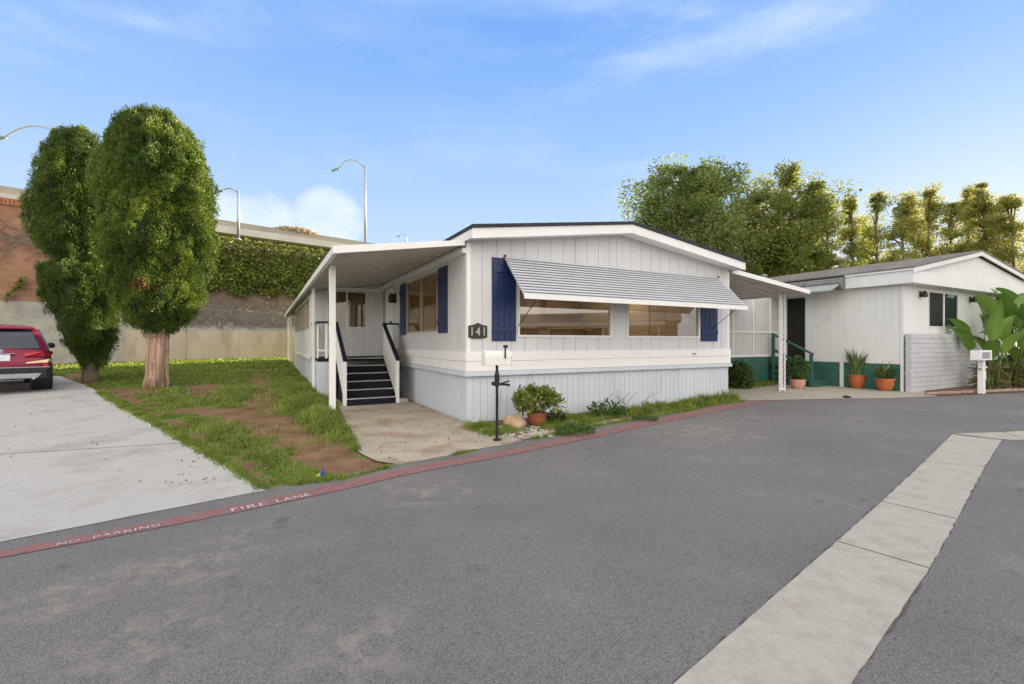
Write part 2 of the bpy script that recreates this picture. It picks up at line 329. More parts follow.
# ------------------------------------------------------------------ world, sun, camera
SUN_AZ, SUN_EL = math.radians(43), math.radians(12)          # azimuth from +X towards +Y
w = bpy.data.worlds.new('World'); S.world = w; w.use_nodes = True; nt = w.node_tree; L = nt.links.new
bg = nt.nodes['Background']
sky = node(nt, 'ShaderNodeTexSky'); sky.sky_type = 'NISHITA'; sky.sun_disc = False
sky.sun_elevation = SUN_EL; sky.sun_rotation = math.pi/2 - SUN_AZ
sky.air_density = 1.0; sky.dust_density = .6; sky.ozone_density = 2.0; sky.altitude = 50
tc = node(nt, 'ShaderNodeTexCoord'); nrm = node(nt, 'ShaderNodeVectorMath', operation='NORMALIZE'); L(tc.outputs['Generated'], nrm.inputs[0])
def wnoise(scale, detail, stretch, rough=.6):
    mp = node(nt, 'ShaderNodeMapping'); mp.inputs['Scale'].default_value = stretch; L(nrm.outputs[0], mp.inputs['Vector'])
    n = node(nt, 'ShaderNodeTexNoise'); n.inputs['Scale'].default_value = scale; n.inputs['Detail'].default_value = detail; n.inputs['Roughness'].default_value = rough
    L(mp.outputs[0], n.inputs['Vector']); return n.outputs['Fac']
def rng(src, a, b, c=0.0, d=1.0):
    r = node(nt, 'ShaderNodeMapRange', interpolation_type='SMOOTHSTEP'); L(src, r.inputs['Value'])
    for k, v in (('From Min',a),('From Max',b),('To Min',c),('To Max',d)): r.inputs[k].default_value = v
    return r.outputs[0]
def math2(op, a, b):
    m_ = node(nt, 'ShaderNodeMath', operation=op); m_.use_clamp = False
    for i, x in enumerate((a, b)):
        if isinstance(x, (int, float)): m_.inputs[i].default_value = x
        else: L(x, m_.inputs[i])
    return m_.outputs[0]

def puff(px, py, rad):
    d = Vector(((px-CX)/F, 1, (HY-py)/F)).normalized()
    dp = node(nt, 'ShaderNodeVectorMath', operation='DISTANCE'); L(nrm.outputs[0], dp.inputs[0]); dp.inputs[1].default_value = d
    return rng(dp.outputs['Value'], rad, rad*.35)
cl = math2('MAXIMUM', puff(327, 226, .115), math2('MAXIMUM', puff(262, 228, .12), puff(222, 218, .09)))
cirrus = math2('MULTIPLY', rng(wnoise(1.9, 8, (1,1,4.0), .58), .47, .78), math2('ADD', .16, math2('MULTIPLY', math2('MAXIMUM', puff(80, 55, .30), math2('MAXIMUM', puff(790, 110, .42), puff(690, 40, .3))), .26)))
lump = rng(math2('ADD', math2('MULTIPLY', cl, .52), math2('MULTIPLY', wnoise(9, 8, (1,1,1.3), .62), .80)), .62, 1.0)
cum = math2('MULTIPLY', lump, .55)
cloud = math2('MAXIMUM', cirrus, cum)
sepd = node(nt, 'ShaderNodeSeparateXYZ'); L(nrm.outputs[0], sepd.inputs[0])
SKS = .15; XM = 1/(SKS*3.4)                          # radiance wanted in the picture -> node colour
gr = node(nt, 'ShaderNodeValToRGB'); ce = gr.color_ramp.elements
stops = [(0,(.56,.66,.80)),(.2,(.46,.60,.80)),(.36,(.31,.49,.80)),(.57,(.155,.345,.75)),(.72,(.55,.66,.86)),(1,(1.08,1.03,.97))]
ce[0].position, ce[1].position = 0, 1
for p_, c_ in stops[1:-1]: ce.new(p_)
for e_, (p_, c_) in zip(ce, stops): e_.position = p_; e_.color = (*c_, 1)
L(sepd.outputs['Z'], gr.inputs['Fac'])
gs = node(nt, 'ShaderNodeVectorMath', operation='SCALE'); L(gr.outputs[0], gs.inputs[0]); gs.inputs['Scale'].default_value = XM
ns_ = node(nt, 'ShaderNodeMix', data_type='RGBA'); ns_.inputs['Factor'].default_value = .98; L(sky.outputs[0], ns_.inputs[6]); L(gs.outputs[0], ns_.inputs[7])
# brightened sky added behind the camera as fill light for the walls
sky_fill = math2('MULTIPLY', rng(sepd.outputs['Y'], -.05, -.6), math2('ADD', .75, math2('MULTIPLY', wnoise(2.2, 6, (1,1,2.0)), .5)))
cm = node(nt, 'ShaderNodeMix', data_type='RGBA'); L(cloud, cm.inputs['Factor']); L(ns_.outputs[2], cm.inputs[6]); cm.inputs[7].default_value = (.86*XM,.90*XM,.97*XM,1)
cv = node(nt, 'ShaderNodeMix', data_type='RGBA'); L(sky_fill, cv.inputs['Factor']); L(cm.outputs[2], cv.inputs[6]); cv.inputs[7].default_value = (1.95*XM,1.83*XM,1.68*XM,1)
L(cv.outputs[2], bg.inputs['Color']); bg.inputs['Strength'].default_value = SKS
sl = bpy.data.lights.new('sun', 'SUN'); sl.energy = 5.0; sl.angle = math.radians(.53); sl.color = (1,.80,.50)
so = bpy.data.objects.new('sun', sl); COL.objects.link(so)
sd = Vector((math.cos(SUN_AZ)*math.cos(SUN_EL), math.sin(SUN_AZ)*math.cos(SUN_EL), math.sin(SUN_EL)))
so.rotation_euler = sd.to_track_quat('Z', 'Y').to_euler()
cam = bpy.data.cameras.new('camera'); cam.sensor_width = 36; cam.lens = 36*F/1024; cam.clip_end = 3000; cam.clip_start = .05
co = bpy.data.objects.new('camera', cam); COL.objects.link(co); co.location = (0,0,CH); co.rotation_euler = (math.pi/2,0,0); S.camera = co
S.view_settings.view_transform = 'Standard'; S.view_settings.look = 'None'; S.view_settings.exposure = 2.09; S.view_settings.gamma = 1.0; S.view_settings.use_curve_mapping = False
S.render.engine = 'CYCLES'; S.cycles.max_bounces = 8; S.cycles.transparent_max_bounces = 12

# ------------------------------------------------------------------ ground
def seg_dist(P, pts):
    d = np.full(len(P), 1e9)
    for (a, b) in zip(pts[:-1], pts[1:]):
        a = np.array(a[:2]); b = np.array(b[:2]); ab = b - a
        t = np.clip(((P - a) @ ab) / max(ab @ ab, 1e-9), 0, 1)
        d = np.minimum(d, np.linalg.norm(P - (a + t[:,None]*ab), axis=1))
    return d
PATHS = [([G(395,470), G(345,462), G(312,446), G(285,430), G(262,415), G(261,394), G(259,374)], .42),
         ([G(262,414), G(225,410), G(185,410)], .42), ([G(290,436), G(250,420), G(205,412)], .35),
         ([G(98,390), G(120,391), G(150,393)], .55), ([G(105,395), G(128,404)], .45), ([G(205,385), G(203,396)], .45),
         ([G(240,371), G(275,370)], .6), ([G(88,384), G(70,374)], .4), ([G(345,466), G(375,463)], .3), ([G(265,480), G(200,438), G(140,408)], .10)]
def dirtmask(P):
    out = np.zeros(len(P))
    wob = sines(P, 1.1, 3)*.16 + sines(P, .4, 5)*.08
    for pts, wd in PATHS:
        out = np.maximum(out, 1 - sm(wd*.55, wd*1.35, seg_dist(P, pts) + wob*.9))
    out = np.maximum(out, .5*sm(.7, 1.1, sines(P, 2.6, 11)))
    return out
xs = np.concatenate([[-1500,-500,-150,-70,-45], np.arange(-32, 24.01, .2), [30,45,70,150,500,1500]])
ys = np.concatenate([[-1500,-300,-60,-20], np.arange(-6, 30.01, .2), [36,45,60,100,200,500,1500]])
GX, GY = np.meshgrid(xs, ys); P2 = np.stack([GX.ravel(), GY.ravel()], 1)
zz = terr(P2[:,0], P2[:,1]) - .002
near = (P2[:,1] < 26) & (P2[:,1] > 4) & (P2[:,0] < 0)
zz = zz + np.where(near, sines(P2, 1.7, 21)*.006*sm(4.6, 7, P2[:,1]), 0) - .007
nx, ny = len(xs), len(ys); ii = np.arange(nx*ny).reshape(ny, nx)
fc = np.stack([ii[:-1,:-1], ii[:-1,1:], ii[1:,1:], ii[1:,:-1]], -1).reshape(-1,4)
dm = np.where((P2[:,0] > -30) & (P2[:,0] < 5) & (P2[:,1] > 3), dirtmask(P2), .3)
tag(npmesh('ground', np.column_stack([P2, zz]), fc, M['ground'], None, {'dirt': dm}, True), kind='structure')

def sheet(name, pts, off, m, step=None, kind='structure', parent=None, attr=None):
    pts = [tuple(p[:2]) for p in pts]; dense = []
    for i, a in enumerate(pts):
        b = pts[(i+1) % len(pts)]; n = 1
        if step: n = max(1, int(math.hypot(b[0]-a[0], b[1]-a[1])/step))
        for k in range(n): dense.append((a[0]+(b[0]-a[0])*k/n, a[1]+(b[1]-a[1])*k/n))
    nb = len(dense); vs = [Vector(p) for p in dense]
    if step:
        x0, x1 = min(p[0] for p in dense), max(p[0] for p in dense); y0, y1 = min(p[1] for p in dense), max(p[1] for p in dense)
        x = x0 + step/2
        while x < x1:
            y = y0 + step/2
            while y < y1: vs.append(Vector((x, y))); y += step
            x += step
    r = delaunay_2d_cdt(vs, [(i, (i+1) % nb) for i in range(nb)], [list(range(nb))], 1, 1e-6)
    co_, fs = r[0], r[2]
    mb = MB(); mb.v = [(p.x, p.y, float(terr(p.x, p.y)) + off) for p in co_]; mb.f = [tuple(f) for f in fs if len(f) == 3]
    o = mb.build(name, m, parent)
    me = o.data
    if me.polygons and sum(p.normal.z for p in me.polygons) < 0: me.flip_normals()
    if kind: tag(o, kind=kind)
    return o
def wobble(pts, amp, step, seed):
    r = random.Random(seed); out = []
    for a, b in zip(pts[:-1], pts[1:]):
        n = max(1, int(math.hypot(b[0]-a[0], b[1]-a[1])/step)); dx, dy = b[0]-a[0], b[1]-a[1]; l = math.hypot(dx, dy)
        for k in range(n):
            j = r.uniform(-amp, amp) if k else 0
            out.append((a[0]+dx*k/n - dy/l*j, a[1]+dy*k/n + dx/l*j))
    return out + [pts[-1]]
e0 = G(0,545)
EDGE = [(e0[0]-.735*25, e0[1]-.678*25)] + [G(*p) for p in ((0,545),(130,519),(265,491.5),(340,479),(400,465.5),(440,458),(480,449.5),(500,446.5),(561,432),(603,424.5),(650,417.5),(704,407.5),(734,401.8),(752,400.8),(770,400.5),(848,399),(890,398.6),(930,396.5),(1024,392))] 
lx, ly = EDGE[-1]; EDGE += [(lx+12, ly+4.2), (lx+40, ly+16)]
REDGE = [(x-.678*.09, y+.735*.09) if i < 9 else (x, y) for i, (x, y) in enumerate(EDGE)]
sheet('road', wobble(REDGE, .012, .12, 3) + [(80,-40),(-60,-40)], .006, M['asphalt'])
drv = [G(265.8,491.5), G(233.6,470), G(149,420), G(87,386), G(60,376.5)]
d0, d1 = drv[0], drv[-1]; dl = math.hypot(d1[0]-d0[0], d1[1]-d0[1]); ddx, ddy = (d1[0]-d0[0])/dl, (d1[1]-d0[1])/dl
drv2 = drv + [(d1[0]-6.5, d1[1]-3.0), (EDGE[1][0]-11, EDGE[1][1]-7)]
fe = [G(0,543.5), G(60,531.5), G(130,517.5), G(200,504)]
fe0 = (fe[0][0]-.735*9, fe[0][1]-.678*9)
sheet('driveway', wobble([d0, *drv[1:]], .010, .25, 8) + [(d1[0]-8, d1[1]-6.5), (fe0[0]-4, fe0[1]+1)] + wobble([fe0] + fe + [d0], .010, .15, 9)[:-1], .011, M['concrete'], .5)
ja, jb = Vector(G(-60,459)), Vector(G(188,443.5)); jn = Vector((-(jb-ja).y, (jb-ja).x)).normalized()*.007
sheet('driveway_joint', [ja-jn, jb-jn, jb+jn, ja+jn], .0135, M['joint'], .3)
walk = [G(400,465), G(378,462), G(358,452), G(347,430), G(339,408)]
walk = wobble(walk, .02, .15, 5) + [H1(-1.75,4.0), H1(-1.75,4.65), H1(0,4.65), H1(0,0)] + [G(478,431), G(520,437), G(523,440.5)] + wobble([G(523,440.5), G(500,446.2), G(480,449.2), G(440,457.7), G(400,465)], .015, .1, 6)[1:-1]
sheet('walkway', walk, .010, M['concrete_old'], .5)
bed = [H1(0,0), H1(7.2,0), G(734,402.2), G(704,408), G(650,418), G(603,425), G(561,432.5), G(523,440.8), G(478,431.2)]
sheet('planting_bed', bed, .0088, M['soil'])
def strip_along(pts_lo, pts_hi): return list(pts_lo) + list(pts_hi)[::-1]
bor_o = [G(*p) for p in ((523,440.9),(561,432.6),(603,425.1),(650,418.1),(690,410.5))]
bor_i = [G(*p) for p in ((515,437),(555,429),(600,422),(648,416),(690,409.3))]
sheet('kerb_strip', wobble(bor_i, .03, .2, 12) + wobble(bor_o, .01, .3, 12)[::-1], .018, M['border'])
npad = [H1(7.1,-.1), G(734,401.9), G(752,400.9), G(770,400.6), G(848,399.1), G(890,398.7), G(935,396.6), G(965,394.3), H2(1.2,-.3), H2(0,0), H2(0,12), H1(7.1,13)]
sheet('neighbour_pad', npad, .014, M['concrete_gutter'])
nbed = [G(938,396.7), G(1024,392.4), (lx+9, ly+3.4), H2(9.4,-.15), H2(.9,-.15), G(925,392.5)]
sheet('neighbour_bed', nbed, .020, M['soil'])
# valley gutter: long concrete slabs with open joints
gl_ = [(560,787),(837,542.5),(882,502.5),(924.5,462.5),(952,435)]; gr_ = [(748,838),(929.5,570),(957,520),(984.5,467.5),(1002,440.5)]
GLp = [G(*p) for p in gl_]; GRp = [G(*p) for p in gr_]
gm = MB()
def slab(a, b, c, d, z=.012):
    n = 26; va = []; r = random.Random(int(a[0]*977))
    for (p, q) in ((a,b),(c,d)):
        va.append([(p[0]+(q[0]-p[0])*i/n + r.uniform(-.004,.004), p[1]+(q[1]-p[1])*i/n + r.uniform(-.004,.004)) for i in range(n+1)])
    out = va[0] + va[1]
    gm.prism([(x,y,0.0) for x,y in out], [(x,y,z) for x,y in out])
def lerp2(a, b, t): return (a[0]+(b[0]-a[0])*t, a[1]+(b[1]-a[1])*t)
for i in range(len(GLp)-1):
    e = .012/max(.3, math.hypot(GLp[i+1][0]-GLp[i][0], GLp[i+1][1]-GLp[i][1]))
    slab(lerp2(GLp[i],GLp[i+1],e), lerp2(GLp[i],GLp[i+1],1-e), lerp2(GRp[i],GRp[i+1],1-e), lerp2(GRp[i],GRp[i+1],e))
c1 = [G(958,433), G(1002,432.2)]; c2 = [G(1002.5,440), G(1018,438.5)]
tl, tr_, br, bl = G(954,434.2), G(1040,431.5), G(1040,440.5), G(1003.5,440)
slab(lerp2(tl,tr_,.01), lerp2(tl,tr_,.55), lerp2(bl,br,.6), lerp2(bl,br,.0))
far_r = (tr_[0]+14, tr_[1]+3.2); far_b = (br[0]+14, br[1]+3.2)
slab(lerp2(tl,tr_,.57), far_r, far_b, lerp2(bl,br,.62))
tag(gm.build('gutter_strip', M['gutter']), kind='structure')
ex = [lerp2(q, p, -.03) for p, q in zip(GLp, GRp)]; ex2 = [lerp2(p, q, 1.010) for p, q in zip(GLp, GRp)]
ex = [lerp2(p, q, -.014) for p, q in zip(GLp, GRp)]
sheet('gutter_joint', wobble(ex + [(far_r[0], far_r[1]+.02)], .012, .07, 31) + wobble([(far_b[0], far_b[1]-.02)] + ex2[::-1], .012, .07, 32), .0092, M['joint'])
# red kerb line and its lettering
sl_up = [(-60,565),(0,552.3),(60,541),(150,523.8),(240,505.5),(310,490.5),(340,484),(400,470.3),(440,462),(500,452),(561,439),(603,430.5),(650,420.5),(700,410),(734,403.6),(752,401.6),(775,400.9)]
sl_lo = [(-60,573),(0,559.2),(60,548),(150,530.8),(240,512.8),(310,498),(340,491.5),(400,477),(440,469),(500,458),(561,445),(603,436),(650,426),(700,415.5),(734,408.7),(752,404.6),(775,401.9)]
sheet('road_marking', [G(*p) for p in sl_up] + [G(*p) for p in sl_lo][::-1], .0115, M['red_paint'])
def words(txt, p0, p1, hgt):
    a = Vector(G(*p0)); b = Vector(G(*p1)); cu = bpy.data.curves.new('t', 'FONT'); cu.body = txt; cu.space_character = 1.15
    to = bpy.data.objects.new('t', cu); COL.objects.link(to); bpy.context.view_layer.update()
    me = bpy.data.meshes.new_from_object(to.evaluated_get(bpy.context.evaluated_depsgraph_get())); bpy.data.objects.remove(to)
    xs_ = [v.co.x for v in me.vertices]; ys_ = [v.co.y for v in me.vertices]; x0, x1 = min(xs_), max(xs_); yh = max(ys_)
    d = b - a; n = Vector((-d.y, d.x)).normalized()
    for v in me.vertices:
        p = a + d*((v.co.x-x0)/(x1-x0)) + n*(v.co.y/yh*hgt); v.co = (p.x, p.y, .0155)
    me.materials.append(M['letter_paint']); o = bpy.data.objects.new('road_lettering', me); COL.objects.link(o); tag(o, kind='structure')
words('NO', (56.5,547.8), (79,543.4), .058); words('PARKING', (93,540.6), (160,527.6), .058)
words('FIRE', (232,513.2), (267,506.2), .085); words('LANE', (278,504), (311,497), .09)

# ------------------------------------------------------------------ walls with boards
def wall_panel(mb, s0, s1, zb, zt, ops, pitch, gw, dep, mp, breaks=(), back=.06):
    """vertical boards between grooves, openings (a,b,c,d) cut out; mp(s, depth, z) -> local point"""
    cuts = sorted(set([s0, s1] + [b for b in breaks if s0 < b < s1] + [e for o in ops for e in o[:2] if s0 < e < s1]))
    def piece(a, b, d0, d1):
        mid = (a+b)/2; iv = sorted((o[2], o[3]) for o in ops if o[0] < mid < o[1]); lo = zb
        for c, d in iv + [(None, None)]:
            hi_a, hi_b = (zt(a), zt(b)) if c is None else (c, c)
            if min(hi_a, hi_b) > lo + 1e-4:
                mb.hexa([mp(a,d0,lo), mp(b,d0,lo), mp(b,d1,lo), mp(a,d1,lo), mp(a,d0,hi_a), mp(b,d0,hi_b), mp(b,d1,hi_b), mp(a,d1,hi_a)])
            if d is not None: lo = d
    for a, b in zip(cuts[:-1], cuts[1:]): piece(a, b, -back, 0)
    n = max(1, round((s1-s0)/pitch)); st = (s1-s0)/n
    for i in range(n):
        a, b = s0+i*st+gw/2, s0+(i+1)*st-gw/2
        cc = [a] + [c for c in cuts if a < c < b] + [b]
        for p, q in zip(cc[:-1], cc[1:]): piece(p, q, 0, dep)
def front_mp(y): return lambda s, d, z: (s, y-d, z)        # faces -y
def left_mp(x): return lambda t, d, z: (x-d, t, z)          # faces -x
def right_mp(x): return lambda t, d, z: (x+d, t, z)
def back_mp(y): return lambda s, d, z: (s, y+d, z)

# ------------------------------------------------------------------ the white home
W1 = 7.08; D1 = 20.2; RZ0, RZ1 = 3.21, 3.72  # home stretched at the back to keep low sun off the lawn
home = thing('mobile_home', 'white mobile home with navy shutters, slatted window awning and number 141 plaque', 'mobile home', (AX, AY, 0), ANG)
def gable(s): return 3.252 + .50*(1-abs(s-3.57)/3.65)
WINS = [(1.02,3.31,1.54,2.92), (3.72,6.01,1.54,2.92)]
SWIN = (1.56,3.94,1.68,2.92)
DOOR = (5.42,6.22,1.06,3.02)
m_ = MB(); wall_panel(m_, 0, W1, 1.26, gable, WINS, .29, .010, .012, front_mp(.012), (3.55,)); m_.build('wall', M['siding'], home)
m_ = MB(); wall_panel(m_, .06, 6.43, 1.26, lambda s: 3.2, [SWIN, DOOR], .20, .010, .012, left_mp(.012)); m_.build('wall', M['siding'], home)
m_ = MB(); wall_panel(m_, 14.0, D1, .8, lambda s: 3.2, [], .3, .01, .012, left_mp(.012))
wall_panel(m_, 0.06, D1, .8, lambda s: 3.2, [], .3, .01, .012, right_mp(W1-.012)); wall_panel(m_, 0.06, W1-.06, .8, gable, [], .3, .01, .012, back_mp(D1-.012), (3.55,)); m_.build('wall', M['siding'], home)
# belly band: two planks and a drip lip, wrapped round the corner
m_ = MB()
for z0, z1, o in ((1.105,1.27,.035),(.925,1.10,.028)):
    m_.box(-o, W1+o, -o, .0, z0, z1); m_.box(-o, 0, 0, 4.6, z0, z1); m_.box(W1, W1+o, 0, D1, z0, z1)
m_.build('belly_band', M['white'], home, bevel=.004)
m_ = MB(); m_.box(-.055, W1+.055, -.055, 0, .835, .920); m_.box(-.055, 0, 0, 4.6, .835, .920); m_.box(W1, W1+.055, 0, D1, .835, .920)
m_.build('drip_rail', M['skirt'], home, bevel=.008)
m_ = MB(); wall_panel(m_, 0, W1, 0, lambda s: .84, [], .135, .008, .009, front_mp(.03)); wall_panel(m_, .1, 4.7, 0, lambda s: .84, [], .135, .008, .009, left_mp(.03))
wall_panel(m_, .1, D1, 0, lambda s: .84, [], .135, .008, .009, right_mp(W1-.03)); wall_panel(m_, .1, W1-.1, 0, lambda s: .84, [], .135, .008, .009, back_mp(D1-.03)); m_.build('skirting', M['skirt'], home)
m_ = MB(); m_.box(-.006,.07,-.006,.02,1.272,3.2); m_.box(-.006,.0195,.02,.07,1.272,3.2); m_.build('corner_trim', M['white'], home)
m_ = MB(); m_.box(W1-.07,W1+.006,-.006,.02,1.272,3.2); m_.build('corner_trim', M['white'], home)
m_ = MB(); m_.box(3.44,3.49,-.012,.002,2.95,3.66); m_.box(3.60,3.64,-.012,.002,2.95,3.66); m_.box(3.49,3.60,-.004,.002,1.272,3.66); m_.build('centre_batten', M['siding'], home)
# roof
OV = .35; RB = D1+.35
m_ = MB()
def rz(s): return 3.40 + .50*(1-abs(s-3.57)/3.65)
for a, b in ((-.06,3.57),(3.57,7.24)):
    m_.hexa([(a,-OV-.03,rz(a)),(b,-OV-.03,rz(b)),(b,RB,rz(b)),(a,RB,rz(a)),(a,-OV-.03,rz(a)+.055),(b,-OV-.03,rz(b)+.055),(b,RB,rz(b)+.055),(a,RB,rz(a)+.055)])
roof = m_.build('roof', M['shingle'], home)
m_ = MB()
for a, b in ((-.04,3.57),(3.57,7.23)):
    m_.prism([(a,-OV,rz(a)-.185),(b,-OV,rz(b)-.185),(b,-OV,rz(b)-.004),(a,-OV,rz(a)-.004)], [(a,-OV+.03,rz(a)-.185),(b,-OV+.03,rz(b)-.185),(b,-OV+.03,rz(b)-.004),(a,-OV+.03,rz(a)-.004)])
m_.box(-.04,-.01,-OV+.03,RB,rz(0)-.17,rz(0)-.012); m_.box(7.20,7.23,-OV+.03,RB,rz(7.2)-.17,rz(7.2)-.004)
m_.build('fascia', M['white'], home, bevel=.004)
m_ = MB()
for a, b in ((-.01,3.57),(3.57,7.2)):
    m_.prism([(a,-OV+.03,rz(a)-.16),(b,-OV+.03,rz(b)-.16),(b,-OV+.03,rz(b)-.14),(a,-OV+.03,rz(a)-.14)], [(a,.0,rz(a)-.16),(b,.0,rz(b)-.16),(b,.0,rz(b)-.14),(a,.0,rz(a)-.14)])
m_.build('soffit', M['white'], home)

def window_front(s0, s1, z0, z1, y, mullions=(), gm_='glass', par=None, fw=.045):
    f = MB(); d0, d1 = y-.022, y+.05
    f.box(s0,s1,d0,d1,z0,z0+fw); f.box(s0,s1,d0,d1,z1-fw,z1); f.box(s0,s0+fw,d0,d1,z0+fw,z1-fw); f.box(s1-fw,s1,d0,d1,z0+fw,z1-fw)
    for q in mullions: f.box(q-.02,q+.02,d0+.006,d1,z0+fw,z1-fw)
    fr = f.build('window', M['white2'], par)
    p = MB(); p.box(s0+fw-.005,s1-fw+.005,y+.018,y+.024,z0+fw-.005,z1-fw+.005); p.build('pane', M[gm_], fr); return fr
def window_left(t0, t1, z0, z1, x, mullions=(), gm_='glass_side', par=None, fw=.03):
    f = MB(); d0, d1 = x-.022, x+.05
    f.box(d0,d1,t0,t1,z0,z0+fw); f.box(d0,d1,t0,t1,z1-fw,z1); f.box(d0,d1,t0,t0+fw,z0+fw,z1-fw); f.box(d0,d1,t1-fw,t1,z0+fw,z1-fw)
    for q in mullions: f.box(d0+.006,d1,q-.02,q+.02,z0+fw,z1-fw)
    fr = f.build('window', M['framealu'], par)
    p = MB(); p.box(x+.018,x+.024,t0+fw-.005,t1-fw+.005,z0+fw-.005,z1-fw+.005); p.build('pane', M[gm_], fr); return fr
for wn in WINS: window_front(*wn, 0.0, (), 'glass', home)
window_left(*SWIN, 0.0, (2.72,), 'glass_side', home)
m_ = MB()                                                          # drawn curtain inside the side window
for k in range(78):
    if 30 < k < 39: continue
    t = 3.9-k*.030; m_.bar((.075+.014*math.sin(k*1.6), t, 1.6), (.075+.014*math.sin(k*1.6), t, 2.95), .03, .022)
m_.build('curtain', M['curtain'], home)
def shutter_front(s0, s1, z0, z1):
    f = MB(); n = 4; w_ = (s1-s0)/n
    f.box(s0,s1,-.012,-.001,z0,z1)
    for i in range(n): f.box(s0+i*w_+.004, s0+(i+1)*w_-.004, -.026, -.012, z0, z1)
    for zc in (z0+.22, z1-.22): f.box(s0+.01, s1-.01, -.046, -.026, zc-.05, zc+.05)
    return f.build('shutter', M['navy'], home, bevel=.003)
def shutter_left(t0, t1, z0, z1):
    f = MB(); n = 4; w_ = (t1-t0)/n
    f.box(-.012,-.001,t0,t1,z0,z1)
    for i in range(n): f.box(-.026,-.012,t0+i*w_+.004,t0+(i+1)*w_-.004,z0,z1)
    for zc in (z0+.22, z1-.22): f.box(-.046,-.026,t0+.01,t1-.01,zc-.05,zc+.05)
    return f.build('shutter', M['navy'], home, bevel=.003)
shutter_front(.485,.985,1.468,3.0); shutter_front(6.04,6.63,1.468,3.0)
shutter_left(.97,1.50,1.63,2.96); shutter_left(3.99,4.53,1.63,2.96)
# slatted awning over the front windows
aw0, aw1, az0, az1, aout = .73, 6.66, 3.03, 2.25, .74
m_ = MB(); ns = 14
for i in range(ns):
    f0, f1 = i/ns, (i+1)/ns; y0, y1 = -.02-aout*f0, -.02-aout*f1; z0, z1 = az0+(az1-az0)*f0, az0+(az1-az0)*f1
    m_.prism([(aw0,y0-.003,z0+.003),(aw0,y1-.028,z1+.024),(aw0,y1-.025,z1+.012),(aw0,y0,z0-.008)], [(aw1,y0-.003,z0+.003),(aw1,y1-.028,z1+.024),(aw1,y1-.025,z1+.012),(aw1,y0,z0-.008)])
m_.prism([(aw0+.004,-.012,az0-.012),(aw0+.004,-.02-aout,az1-.012),(aw0+.004,-.02-aout,az1-.016),(aw0+.004,-.012,az0-.020)], [(aw1-.004,-.012,az0-.012),(aw1-.004,-.02-aout,az1-.012),(aw1-.004,-.02-aout,az1-.016),(aw1-.004,-.012,az0-.020)])
aw = m_.build('window_awning', M['awning'], home)
m_ = MB(); m_.box(aw0-.01,aw1+.01,-.06-aout,-.045-aout,az1-.06,az1+.026); m_.build('awning_valance', M['white'], aw)
for q in (aw0+.30, aw1-.28):
    m_ = MB(); m_.tube([(q,-.03,1.75),(q,-aout,az1-.01)], .007, 8); m_.build('awning_arm', M['black'], aw)
for q in (aw0+.02, aw1-.02):
    m_ = MB(); m_.box(q-.02,q+.02,-.05,-.012,az0-.03,az0+.03); m_.build('awning_bracket', M['bronze'], aw)
# house number
m_ = MB(); pl = [(.02,1.535),(.10,1.512),(.28,1.512),(.385,1.535),(.385,1.745),(.30,1.755),(.2025,1.795),(.105,1.755),(.02,1.745)]
m_.prism([(x,-.030,z) for x,z in pl], [(x,-.002,z) for x,z in pl]); plq = m_.build('number_plaque', M['plaque'], home, bevel=.004)
cu = bpy.data.curves.new('t', 'FONT'); cu.body = '141'; cu.extrude = .01; cu.space_character = 1.35
to = bpy.data.objects.new('t', cu); COL.objects.link(to); bpy.context.view_layer.update()
me = bpy.data.meshes.new_from_object(to.evaluated_get(bpy.context.evaluated_depsgraph_get())); bpy.data.objects.remove(to)
X0 = min(v.co.x for v in me.vertices); X1 = max(v.co.x for v in me.vertices); Y1 = max(v.co.y for v in me.vertices)
for v in me.vertices: v.co = (.075+(v.co.x-X0)/(X1-X0)*.255, -.032-v.co.z*.3, 1.565+v.co.y/Y1*.15)
me.materials.append(M['digit']); o = bpy.data.objects.new('digits', me); COL.objects.link(o); o.parent = plq
m_ = MB(); m_.box(5.72,5.85,-.040,-.034,1.15,1.19); m_.build('vent_plate', M['silver'], home)
# entrance door and lamp on the porch side
m_ = MB(); m_.box(.0,.045,DOOR[0]+.03,DOOR[1]-.03,DOOR[2],DOOR[3]-.03)
for z0, z1 in ((1.25,1.95),(2.1,2.85)): m_.box(-.008,.0,DOOR[0]+.14,DOOR[1]-.14,z0,z1)
dr = m_.build('door', M['white'], home, bevel=.004)
m_ = MB(); m_.tube([(-.06,DOOR[0]+.1,2.02),(.0,DOOR[0]+.1,2.02)], .025, 10); m_.build('handle', M['bronze'], dr)
m_ = MB(); m_.box(-.05,-.012,4.98,5.10,2.52,2.78); lm = m_.build('wall_lamp', M['bronze'], home)
m_ = MB(); m_.lathe([(.05,0),(.085,.03),(.075,.2),(.03,.26)], 12, (-.13,5.04,2.52)); m_.build('lamp_shade', M['bronze'], lm)
# room inside, seen through the panes
m_ = MB(); m_.box(.08,W1-.08,.1,6.2,.95,1.0); m_.box(.08,W1-.08,6.2,6.3,1.0,3.15); m_.box(.08,W1-.08,.1,6.3,3.12,3.15); m_.box(W1-.1,W1-.07,.1,6.2,1.0,3.12)
m_.build('interior', M['interior'], home)
m_ = MB(); m_.box(3.6,6.8,5.6,6.19,1.0,1.9); m_.box(3.6,4.6,5.85,6.19,2.4,3.1); m_.box(5.4,6.8,5.85,6.19,2.4,3.1); m_.box(2.35,2.95,5.5,6.19,1.0,2.85); m_.build('kitchen_cabinet', M['cabinet'], home)
m_ = MB(); m_.box(3.55,6.85,5.55,6.19,1.9,1.94); m_.box(4.0,6.2,3.6,4.2,1.88,1.93); m_.box(4.05,4.12,3.65,4.15,1.0,1.88); m_.box(6.05,6.12,3.65,4.15,1.0,1.88); m_.build('counter', M['counter'], home)
